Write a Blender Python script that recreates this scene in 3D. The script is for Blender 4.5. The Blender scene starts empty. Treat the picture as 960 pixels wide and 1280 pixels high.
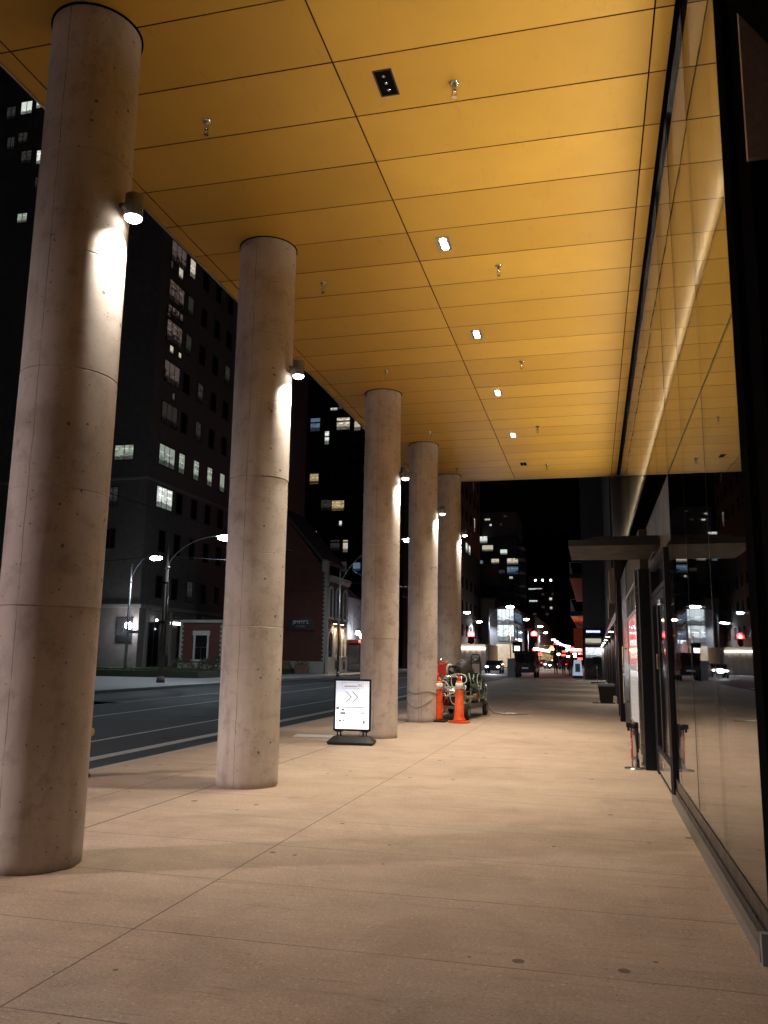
import bpy, bmesh, math, random
from mathutils import Vector, Matrix, noise as mnoise
random.seed(7)
S = bpy.context.scene
COL = S.collection
PI = math.pi

# ------------------------------------------------------------------ mesh helpers
class MB:
    """collects shapes in one bmesh; build() links them as ONE mesh object"""
    def __init__(s): s.bm = bmesh.new(); s.mi = 0
    def _faces(s, fs):
        for f in fs: f.material_index = s.mi
    def quad(s, *p):
        v = [s.bm.verts.new(q) for q in p]; f = s.bm.faces.new(v); s._faces([f]); return f
    def box(s, x0, x1, y0, y1, z0, z1):
        v = [s.bm.verts.new(q) for q in ((x0,y0,z0),(x1,y0,z0),(x1,y1,z0),(x0,y1,z0),(x0,y0,z1),(x1,y0,z1),(x1,y1,z1),(x0,y1,z1))]
        fs = [s.bm.faces.new([v[i] for i in t]) for t in ((3,2,1,0),(4,5,6,7),(0,1,5,4),(1,2,6,5),(2,3,7,6),(3,0,4,7))]
        s._faces(fs); return v
    def hexa(s, lo, hi):
        v = [s.bm.verts.new(q) for q in list(lo)+list(hi)]
        fs = [s.bm.faces.new([v[i] for i in t]) for t in ((3,2,1,0),(4,5,6,7),(0,1,5,4),(1,2,6,5),(2,3,7,6),(3,0,4,7))]
        s._faces(fs); return v
    def cyl(s, a, b, r0, r1=None, n=16, cap=True):
        r1 = r0 if r1 is None else r1
        a, b = Vector(a), Vector(b); d = (b-a).normalized()
        u = d.orthogonal().normalized(); w = d.cross(u)
        ra, rb = [], []
        for k in range(n):
            t = 2*PI*k/n; e = u*math.cos(t)+w*math.sin(t)
            ra.append(s.bm.verts.new(a+e*r0)); rb.append(s.bm.verts.new(b+e*r1))
        fs = []
        for k in range(n):
            fs.append(s.bm.faces.new((ra[k], ra[(k+1)%n], rb[(k+1)%n], rb[k])))
            fs[-1].smooth = True
        if cap:
            fs.append(s.bm.faces.new(ra[::-1])); fs.append(s.bm.faces.new(rb))
        s._faces(fs)
    def tube(s, pts, r, n=8):
        pts = [Vector(p) for p in pts]; rings = []
        ref = None
        for i, p in enumerate(pts):
            d = (pts[min(i+1,len(pts)-1)]-pts[max(i-1,0)]).normalized()
            if ref is None: ref = d.orthogonal().normalized()
            ref = (ref - d*ref.dot(d))
            ref = ref.normalized() if ref.length > 1e-5 else d.orthogonal().normalized()
            w = d.cross(ref); rr = r[i] if isinstance(r, (list,tuple)) else r
            rings.append([s.bm.verts.new(p+(ref*math.cos(2*PI*k/n)+w*math.sin(2*PI*k/n))*rr) for k in range(n)])
        fs = []
        for a, b in zip(rings, rings[1:]):
            for k in range(n):
                fs.append(s.bm.faces.new((a[k], a[(k+1)%n], b[(k+1)%n], b[k]))); fs[-1].smooth = True
        fs.append(s.bm.faces.new(rings[0][::-1])); fs.append(s.bm.faces.new(rings[-1])); s._faces(fs)
    def lathe(s, prof, c=(0,0,0), n=48, smooth=True):
        rings = []
        for r, z in prof:
            rings.append([s.bm.verts.new((c[0]+r*math.cos(2*PI*k/n), c[1]+r*math.sin(2*PI*k/n), c[2]+z)) for k in range(n)])
        fs = []
        for a, b in zip(rings, rings[1:]):
            for k in range(n):
                fs.append(s.bm.faces.new((a[k], a[(k+1)%n], b[(k+1)%n], b[k]))); fs[-1].smooth = smooth
        fs.append(s.bm.faces.new(rings[0][::-1])); fs.append(s.bm.faces.new(rings[-1])); s._faces(fs)
    def prism(s, poly, axis, a, b):
        """poly: 2-D outline in the plane normal to axis, extruded from a to b"""
        def P(p, t):
            return {'x':(t,p[0],p[1]), 'y':(p[0],t,p[1]), 'z':(p[0],p[1],t)}[axis]
        A = [s.bm.verts.new(P(p,a)) for p in poly]; B = [s.bm.verts.new(P(p,b)) for p in poly]
        n = len(poly); fs = [s.bm.faces.new((A[k],A[(k+1)%n],B[(k+1)%n],B[k])) for k in range(n)]
        fs.append(s.bm.faces.new(A[::-1])); fs.append(s.bm.faces.new(B)); s._faces(fs)
    def ellipsoid(s, c, r, seg=12, rings=8, jitter=0):
        m = Matrix.Translation(c) @ Matrix.Diagonal((r[0],r[1],r[2],1))
        g = bmesh.ops.create_uvsphere(s.bm, u_segments=seg, v_segments=rings, radius=1, matrix=m)
        for v in g['verts']:
            if jitter: v.co += Vector((random.uniform(-1,1),random.uniform(-1,1),random.uniform(-1,1)))*jitter
            for f in v.link_faces: f.material_index = s.mi; f.smooth = True
    def build(s, name, mats, parent=None, loc=None, rot=None, bevel=0):
        if bevel:
            bmesh.ops.bevel(s.bm, geom=[e for e in s.bm.edges if e.is_manifold and e.calc_face_angle(0) > .6], offset=bevel, segments=2, affect='EDGES', profile=.7)
        bmesh.ops.recalc_face_normals(s.bm, faces=s.bm.faces)
        me = bpy.data.meshes.new(name); s.bm.to_mesh(me); s.bm.free()
        for m in (mats if isinstance(mats,(list,tuple)) else [mats]): me.materials.append(m)
        o = bpy.data.objects.new(name, me); COL.objects.link(o)
        if parent: o.parent = parent
        if loc: o.location = loc
        if rot: o.rotation_euler = rot
        return o

def tag(o, label, cat, group=None):
    o['label'] = label; o['category'] = cat
    if group: o['group'] = group
    return o
def thing(name, label, cat, loc=(0,0,0), rz=0, group=None):
    o = bpy.data.objects.new(name, None); COL.objects.link(o); o.location = loc; o.rotation_euler = (0,0,rz)
    o.empty_display_size = .2
    return tag(o, label, cat, group)
def struct(o): o['kind'] = 'structure'; return o
def copy_thing(src, loc, label, rz=None):
    c = src.copy(); COL.objects.link(c); c.location = loc; c['label'] = label
    if rz is not None: c.rotation_euler = (0,0,rz)
    for ch in src.children:
        d = ch.copy(); COL.objects.link(d); d.parent = c
        for g in ch.children:
            e = g.copy(); COL.objects.link(e); e.parent = d
    return c
def text_obj(name, txt, size, m, parent, loc, rot, depth=.004, sx=1.0, align='CENTER'):
    cu = bpy.data.curves.new(name, 'FONT'); cu.body = txt; cu.size = size; cu.extrude = depth
    cu.align_x = align; cu.align_y = 'CENTER'
    t = bpy.data.objects.new('tmp', cu); COL.objects.link(t)
    dg = bpy.context.evaluated_depsgraph_get(); dg.update()
    me = bpy.data.meshes.new_from_object(t.evaluated_get(dg)); bpy.data.objects.remove(t)
    me.name = name; me.materials.clear(); me.materials.append(m)
    o = bpy.data.objects.new(name, me); COL.objects.link(o); o.parent = parent; o.location = loc; o.rotation_euler = rot; o.scale = (sx,1,1)
    return o

# ------------------------------------------------------------------ materials
class NT:
    def __init__(s, name):
        s.m = bpy.data.materials.new(name); s.m.use_nodes = True; s.t = s.m.node_tree; s.n = s.t.nodes; s.l = s.t.links
        s.b = s.n['Principled BSDF']; s.out = s.n['Material Output']
    def new(s, typ, **kw):
        n = s.n.new(typ)
        for k, v in kw.items():
            if k.startswith('i_'): n.inputs[k[2:].replace('_',' ')].default_value = v
            else: setattr(n, k, v)
        return n
    def link(s, a, b): s.l.new(a, b)
    def coord(s, kind='Object', scale=None):
        c = s.new('ShaderNodeTexCoord').outputs[kind]
        if scale is not None:
            mp = s.new('ShaderNodeMapping'); mp.inputs['Scale'].default_value = scale; s.link(c, mp.inputs['Vector']); return mp.outputs[0]
        return c
    def math(s, op, a, b=None, c=None):
        n = s.new('ShaderNodeMath', operation=op)
        for i, v in enumerate((a, b, c)):
            if v is None: continue
            if isinstance(v, (int, float)): n.inputs[i].default_value = v
            else: s.link(v, n.inputs[i])
        return n.outputs[0]
    def noise(s, vec, scale, detail=4, rough=.55, dist=0):
        n = s.new('ShaderNodeTexNoise'); n.inputs['Scale'].default_value = scale; n.inputs['Detail'].default_value = detail
        n.inputs['Roughness'].default_value = rough; n.inputs['Distortion'].default_value = dist
        s.link(vec, n.inputs['Vector']); return n.outputs['Fac']
    def ramp(s, fac, stops):
        r = s.new('ShaderNodeValToRGB'); e = r.color_ramp.elements
        e[0].position, e[0].color = stops[0][0], (*stops[0][1], 1)
        e[1].position, e[1].color = stops[-1][0], (*stops[-1][1], 1)
        for p, c in stops[1:-1]:
            q = e.new(p); q.color = (*c, 1)
        s.link(fac, r.inputs[0]); return r.outputs[0]
    def maprange(s, v, a, b, c, d):
        n = s.new('ShaderNodeMapRange'); s.link(v, n.inputs[0])
        for i, x in enumerate((a, b, c, d)): n.inputs[i+1].default_value = x
        return n.outputs[0]
    def mix(s, fac, a, b, blend='MIX'):
        n = s.new('ShaderNodeMix', data_type='RGBA', blend_type=blend)
        for i, v in ((0, fac), (6, a), (7, b)):
            if isinstance(v, (int, float)): n.inputs[i].default_value = v
            elif isinstance(v, tuple): n.inputs[i].default_value = (*v, 1)
            else: s.link(v, n.inputs[i])
        return n.outputs[2]
    def bump(s, h, strength=.2, dist=.01):
        n = s.new('ShaderNodeBump'); n.inputs['Strength'].default_value = strength; n.inputs['Distance'].default_value = dist
        s.link(h, n.inputs['Height']); return n.outputs[0]
    def set(s, **kw):
        for k, v in kw.items():
            i = s.b.inputs[k.replace('_', ' ')]
            if isinstance(v, (int, float)): i.default_value = v
            elif isinstance(v, tuple): i.default_value = (*v, 1) if len(v) == 3 else v
            else: s.link(v, i)
        return s

def plain(name, col, rough=.5, metal=0, var=.15, scale=6, bump=0, coat=0, spec=None):
    t = NT(name); c = t.coord('Object')
    f = t.noise(c, scale, 5)
    t.set(Base_Color=t.mix(t.maprange(f, .3, .7, 0, 1), tuple(x*(1-var) for x in col), tuple(min(1,x*(1+var)) for x in col)),
          Roughness=t.maprange(f, .3, .7, max(.02,rough-.08), min(1,rough+.08)), Metallic=metal, Coat_Weight=coat)
    if spec is not None: t.set(Specular_IOR_Level=spec)
    if bump: t.set(Normal=t.bump(t.noise(c, scale*8, 3), bump, .01))
    return t.m
def glow(name, col, strength):
    t = NT(name); t.set(Base_Color=(.02,.02,.02), Emission_Color=col, Emission_Strength=strength, Roughness=.4); return t.m
def lit_room(name, col, strength, scale=1.2, dark=.15):
    """a lit window: what can be seen of the room behind it (ceiling lights, blinds, furniture) varies over the pane"""
    t = NT(name); c = t.coord('Object')
    g = t.coord('Generated'); sw = t.new('ShaderNodeSeparateXYZ'); t.link(g, sw.inputs[0]); u = t.math('FRACT', t.math('ADD', t.math('ADD', sw.outputs[0], sw.outputs[1]), .003)); z = sw.outputs[2]
    rnd = t.new('ShaderNodeObjectInfo').outputs['Random']; r2 = t.math('FRACT', t.math('MULTIPLY', rnd, 7.31))
    cb = t.new('ShaderNodeCombineXYZ'); t.link(t.math('ADD', t.math('MULTIPLY', u, 2.2), t.math('MULTIPLY', rnd, 50)), cb.inputs[0]); t.link(t.math('MULTIPLY', z, 2.2), cb.inputs[1]); nz = t.noise(cb.outputs[0], 1.6, 3, .6)
    wall = t.maprange(nz, .35, .65, .18+dark*.3, .62)
    bars = t.math('MULTIPLY', t.math('LESS_THAN', t.math('ABSOLUTE', t.math('SUBTRACT', t.math('FRACT', t.math('ADD', t.math('MULTIPLY', z, 3.4), rnd)), .5)), .10), t.math('MULTIPLY', t.math('GREATER_THAN', z, .5), t.math('GREATER_THAN', t.math('FRACT', t.math('ADD', t.math('MULTIPLY', u, 2.0), r2)), .42)))
    f = t.math('ADD', wall, t.math('MULTIPLY', bars, 1.3))
    furn = t.math('LESS_THAN', z, t.math('MULTIPLY', nz, .55)); f = t.math('MULTIPLY', f, t.math('SUBTRACT', 1, t.math('MULTIPLY', furn, .8)))
    blind = t.math('MULTIPLY', t.math('GREATER_THAN', z, t.math('ADD', .35, t.math('MULTIPLY', rnd, .9))), t.math('GREATER_THAN', r2, .3))
    slat = t.math('ADD', .3, t.math('MULTIPLY', t.math('GREATER_THAN', t.math('FRACT', t.math('MULTIPLY', z, 14)), .4), .25))
    e = t.mix(blind, t.mix(f, (0,0,0), (1,1,1)), t.mix(slat, (0,0,0), (1,1,1)))
    t.set(Base_Color=(.02,.02,.025), Roughness=.08, Emission_Color=t.mix(1.0, e, col, 'MULTIPLY'), Emission_Strength=strength); return t.m

# concrete paving: sawn joints, broom streaks across the walk, stains, gum spots
def paving():
    t = NT('paving_concrete'); c = t.coord('Object'); sp = t.new('ShaderNodeSeparateXYZ'); t.link(c, sp.inputs[0]); X, Y = sp.outputs[0], sp.outputs[1]
    big = t.noise(c, .35, 4, .6); mid = t.noise(c, 2.2, 6, .62); fine = t.noise(c, 160, 2)
    st = t.noise(t.coord('Object', (.28, 3.2, 1)), 1.6, 6, .65, .6)
    base = t.ramp(t.math('ADD', t.math('MULTIPLY', big, .5), t.math('MULTIPLY', mid, .5)), [(.3, (.25,.172,.122)), (.5, (.37,.27,.20)), (.7, (.45,.345,.265))])
    base = t.mix(t.maprange(st, .45, .72, 0, .38), base, (.19,.155,.125))
    g2 = t.noise(c, 60, 3, .7)
    base = t.mix(t.maprange(g2, .5, .66, 0, .42), base, (.52,.43,.35)); base = t.mix(t.maprange(g2, .46, .32, 0, .42), base, (.11,.08,.062)); grit = t.noise(c, 38, 2, .5); base = t.mix(t.maprange(grit, .66, .72, 0, .6), base, (.085,.062,.05)); base = t.mix(t.maprange(grit, .36, .31, 0, .5), base, (.6,.53,.45))
    base = t.mix(t.maprange(fine, .4, .75, 0, .3), base, (.47,.42,.36))
    base = t.mix(t.maprange(fine, .36, .25, 0, .5), base, (.10,.085,.07))
    blot = t.noise(c, .8, 7, .72, .8); base = t.mix(t.maprange(blot, .5, .68, 0, .36), base, (.16,.105,.075)); base = t.mix(t.maprange(blot, .42, .3, 0, .3), base, (.47,.40,.33))
    scr = t.noise(t.coord('Object', (.6, 9, 1)), 2.2, 6, .75); base = t.mix(t.maprange(scr, .57, .7, 0, .6), base, (.11,.078,.06))
    # gum and oil spots
    v = t.new('ShaderNodeTexVoronoi'); v.inputs['Scale'].default_value = 3.1; t.link(c, v.inputs['Vector'])
    sc = t.new('ShaderNodeSeparateColor'); t.link(v.outputs['Color'], sc.inputs[0])
    spot = t.math('MULTIPLY', t.math('LESS_THAN', t.math('ADD', v.outputs['Distance'], t.math('MULTIPLY', mid, .07)), t.math('MULTIPLY', sc.outputs[1], .16)), t.math('GREATER_THAN', sc.outputs[0], .25))
    base = t.mix(t.math('MULTIPLY', spot, .75), base, (.05,.04,.035))
    wob = t.math('MULTIPLY', t.math('SUBTRACT', t.noise(c, 3, 3), .5), .012)
    def line(v, pos, w):
        return t.math('LESS_THAN', t.math('ABSOLUTE', t.math('SUBTRACT', t.math('ADD', v, wob), pos)), w)
    # cross joints every 1.14 m
    k = t.math('SUBTRACT', t.math('ADD', Y, wob), 4.69)
    cross = t.math('LESS_THAN', t.math('ABSOLUTE', t.math('SUBTRACT', t.math('MODULO', t.math('ADD', k, 57.0+.57), 1.14), .57)), .0052)
    cross = t.math('MULTIPLY', cross, t.maprange(t.noise(c, .9, 2), .3, .55, .35, 1))
    j = t.math('MAXIMUM', cross, t.math('MAXIMUM', line(X, -2.668, .006), t.math('MAXIMUM', line(X, -4.588, .012), line(X, -5.42, .007))))
    pk = t.noise(c, 28, 4, .75); base = t.mix(t.maprange(pk, .6, .72, 0, .45), base, (.13,.09,.065)); base = t.mix(t.maprange(pk, .4, .3, 0, .35), base, (.52,.44,.36))
    base = t.mix(t.math('MULTIPLY', j, .75), base, (.045,.035,.03))
    h = t.math('SUBTRACT', t.math('ADD', t.math('MULTIPLY', fine, .35), t.math('MULTIPLY', st, .4)), t.math('MULTIPLY', j, 1.5))
    t.set(Base_Color=base, Roughness=t.maprange(mid, .3, .7, .62, .86), Normal=t.bump(h, .35, .006), Specular_IOR_Level=.35); return t.m
# board-free cast concrete of the columns: pinholes, drips, pour lines, one vertical form seam
def column_mat():
    t = NT('column_concrete'); c = t.coord('Object'); sp = t.new('ShaderNodeSeparateXYZ'); t.link(c, sp.inputs[0])
    oi = t.new('ShaderNodeObjectInfo'); off = t.new('ShaderNodeVectorMath', operation='ADD'); t.link(c, off.inputs[0]); 
    cb = t.new('ShaderNodeCombineXYZ'); t.link(t.math('MULTIPLY', oi.outputs['Random'], 37), cb.inputs[2]); t.link(cb.outputs[0], off.inputs[1]); cc = off.outputs[0]
    big = t.noise(cc, 1.1, 5, .6); fine = t.noise(cc, 90, 3)
    mp = t.new('ShaderNodeMapping'); mp.inputs['Scale'].default_value = (3,3,.35); t.link(cc, mp.inputs['Vector']); drip = t.noise(mp.outputs[0], 2.4, 5, .6)
    base = t.ramp(big, [(.3, (.44,.375,.345)), (.5, (.56,.495,.46)), (.7, (.65,.59,.555))])
    base = t.mix(t.maprange(drip, .52, .72, 0, .35), base, (.26,.20,.17)); mott = t.noise(cc, 5, 6, .7); base = t.mix(t.maprange(mott, .51, .68, 0, .45), base, (.24,.185,.155)); base = t.mix(t.maprange(mott, .46, .3, 0, .35), base, (.56,.52,.48))
    base = t.mix(t.maprange(fine, .45, .75, 0, .2), base, (.48,.45,.41))
    v = t.new('ShaderNodeTexVoronoi'); v.inputs['Scale'].default_value = 7.5; t.link(cc, v.inputs['Vector'])
    sc = t.new('ShaderNodeSeparateColor'); t.link(v.outputs['Color'], sc.inputs[0])
    pit = t.math('MULTIPLY', t.math('LESS_THAN', v.outputs['Distance'], t.math('MULTIPLY', sc.outputs[1], .15)), t.math('GREATER_THAN', sc.outputs[0], .4))
    v2 = t.new('ShaderNodeTexVoronoi'); v2.inputs['Scale'].default_value = 26; t.link(cc, v2.inputs['Vector'])
    sc2 = t.new('ShaderNodeSeparateColor'); t.link(v2.outputs['Color'], sc2.inputs[0])
    pit2 = t.math('MULTIPLY', t.math('LESS_THAN', v2.outputs['Distance'], t.math('MULTIPLY', sc2.outputs[1], .2)), t.math('GREATER_THAN', sc2.outputs[0], .55))
    pits = t.math('MAXIMUM', pit, pit2)
    base = t.mix(t.math('MULTIPLY', pits, .75), base, (.07,.055,.045))
    ang = t.math('ARCTAN2', sp.outputs[1], sp.outputs[0])
    sw = t.math('MULTIPLY', t.math('SUBTRACT', t.noise(cc, 2.5, 4), .5), .09)
    seam = t.math('LESS_THAN', t.math('ABSOLUTE', t.math('ADD', t.math('ADD', ang, 1.6), sw)), .009)
    base = t.mix(t.math('MULTIPLY', seam, t.maprange(t.noise(cc, 3, 2), .35, .55, .2, .75)), base, (.09,.07,.06))
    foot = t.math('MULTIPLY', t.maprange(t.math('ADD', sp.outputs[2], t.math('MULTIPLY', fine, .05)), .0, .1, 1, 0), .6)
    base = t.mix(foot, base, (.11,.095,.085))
    h = t.math('SUBTRACT', t.math('ADD', t.math('MULTIPLY', fine, .25), big), t.math('MULTIPLY', t.math('MAXIMUM', pits, seam), 1.2))
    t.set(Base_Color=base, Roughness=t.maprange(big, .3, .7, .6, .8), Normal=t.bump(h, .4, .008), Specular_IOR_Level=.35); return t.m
# gold coated soffit panels, each panel a slightly different tone
def soffit_mat():
    t = NT('gold_panel'); c = t.coord('Object'); sp = t.new('ShaderNodeSeparateXYZ'); t.link(c, sp.inputs[0])
    row = t.math('FLOOR', t.math('DIVIDE', t.math('SUBTRACT', sp.outputs[1], 6.6309), .8197))
    colm = t.math('ADD', t.math('GREATER_THAN', sp.outputs[0], -2.2476), t.math('MULTIPLY', t.math('GREATER_THAN', sp.outputs[0], .6686), 3))
    cb = t.new('ShaderNodeCombineXYZ'); t.link(row, cb.inputs[0]); t.link(colm, cb.inputs[1])
    wn = t.new('ShaderNodeTexWhiteNoise'); t.link(cb.outputs[0], wn.inputs['Vector'])
    f = t.noise(c, 1.4, 4); g = t.noise(t.coord('Object', (1,40,1)), 5, 2)
    base = t.mix(wn.outputs['Value'], (.57,.325,.044), (.71,.425,.066))
    base = t.mix(t.maprange(f, .35, .65, 0, .3), base, (.52,.29,.045)); sm = t.noise(t.coord('Object', (2,.5,1)), 3.5, 6, .7); base = t.mix(t.maprange(sm, .58, .75, 0, .3), base, (.34,.18,.03))
    t.set(Base_Color=base, Metallic=.25, Roughness=t.math('ADD', t.maprange(g, .3, .7, .34, .42), t.math('MULTIPLY', wn.outputs['Value'], .06)), Specular_IOR_Level=.5, Normal=t.bump(t.noise(c, 1.1, 2), .25, .012)); return t.m
def glass_mat(name, tint, ior, dust=0):
    t = NT(name); c = t.coord('Object')
    n = t.bump(t.noise(c, .9, 2), .12, .012)
    fr = t.new('ShaderNodeFresnel'); t.link(n, fr.inputs['Normal']); bf = t.new('ShaderNodeNewGeometry').outputs['Backfacing']; t.link(t.maprange(bf, 0, 1, ior, 1/ior), fr.inputs['IOR'])
    gl = t.new('ShaderNodeBsdfGlossy'); gl.inputs['Roughness'].default_value = .012; gl.inputs['Color'].default_value = (.95,.95,.95,1); t.link(n, gl.inputs['Normal'])
    tr = t.new('ShaderNodeBsdfTransparent'); tr.inputs['Color'].default_value = (tint,tint,tint,1)
    mx = t.new('ShaderNodeMixShader'); t.link(fr.outputs[0], mx.inputs[0]); t.link(tr.outputs[0], mx.inputs[1]); t.link(gl.outputs[0], mx.inputs[2]); 
    if dust:
        df = t.new('ShaderNodeBsdfTranslucent'); df.inputs['Color'].default_value = (.75,.68,.55,1); m2 = t.new('ShaderNodeMixShader'); t.link(t.maprange(t.noise(t.coord('Object', (1,3,.3)), 3, 4), .3, .7, dust*.5, dust*1.4), m2.inputs[0]); t.link(mx.outputs[0], m2.inputs[1]); t.link(df.outputs[0], m2.inputs[2]); t.link(m2.outputs[0], t.out.inputs[0])
    else: t.link(mx.outputs[0], t.out.inputs[0])
    return t.m
def asphalt():
    t = NT('asphalt'); c = t.coord('Object')
    f = t.noise(c, 120, 3); b = t.noise(c, .5, 5, .6); w = t.noise(t.coord('Object', (2.2,.12,1)), 1.2, 4)
    base = t.ramp(b, [(.3, (.022,.025,.030)), (.7, (.044,.048,.055))]); base = t.mix(t.maprange(w, .5, .7, 0, .5), base, (.03,.03,.032))
    base = t.mix(t.maprange(f, .5, .8, 0, .4), base, (.12,.12,.12))
    v = t.new('ShaderNodeTexVoronoi', feature='DISTANCE_TO_EDGE'); v.inputs['Scale'].default_value = .22; t.link(c, v.inputs['Vector'])
    base = t.mix(t.math('MULTIPLY', t.math('LESS_THAN', v.outputs['Distance'], .006), .7), base, (.012,.012,.012))
    t.set(Base_Color=base, Roughness=t.maprange(b, .3, .7, .7, .9), Normal=t.bump(f, .4, .008), Specular_IOR_Level=.3); return t.m
def brick_mat(name, c1, c2, mort, scale=1):
    t = NT(name); c = t.coord('Object'); sp = t.new('ShaderNodeSeparateXYZ'); t.link(c, sp.inputs[0]); cb = t.new('ShaderNodeCombineXYZ')
    t.link(t.math('ADD', sp.outputs[0], sp.outputs[1]), cb.inputs[0]); t.link(sp.outputs[2], cb.inputs[1])
    br = t.new('ShaderNodeTexBrick'); br.inputs['Scale'].default_value = 1; br.inputs['Brick Width'].default_value = .23*scale; br.inputs['Row Height'].default_value = .075*scale; br.inputs['Mortar Size'].default_value = .008*scale
    br.inputs['Color1'].default_value = (*c1,1); br.inputs['Color2'].default_value = (*c2,1); br.inputs['Mortar'].default_value = (*mort,1)
    t.link(cb.outputs[0], br.inputs['Vector']); f = t.noise(c, 1.2, 5)
    t.set(Base_Color=t.mix(t.maprange(f, .4, .7, 0, .5), br.outputs[0], tuple(x*.55 for x in c1)), Roughness=.85, Normal=t.bump(br.outputs['Fac'], -.3, .01)); return t.m
def foliage_mat(name, a, b):
    t = NT(name); c = t.coord('Object'); f = t.noise(c, 9, 3)
    t.set(Base_Color=t.mix(t.maprange(f, .35, .65, 0, 1), a, b), Roughness=.6); return t.m

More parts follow.
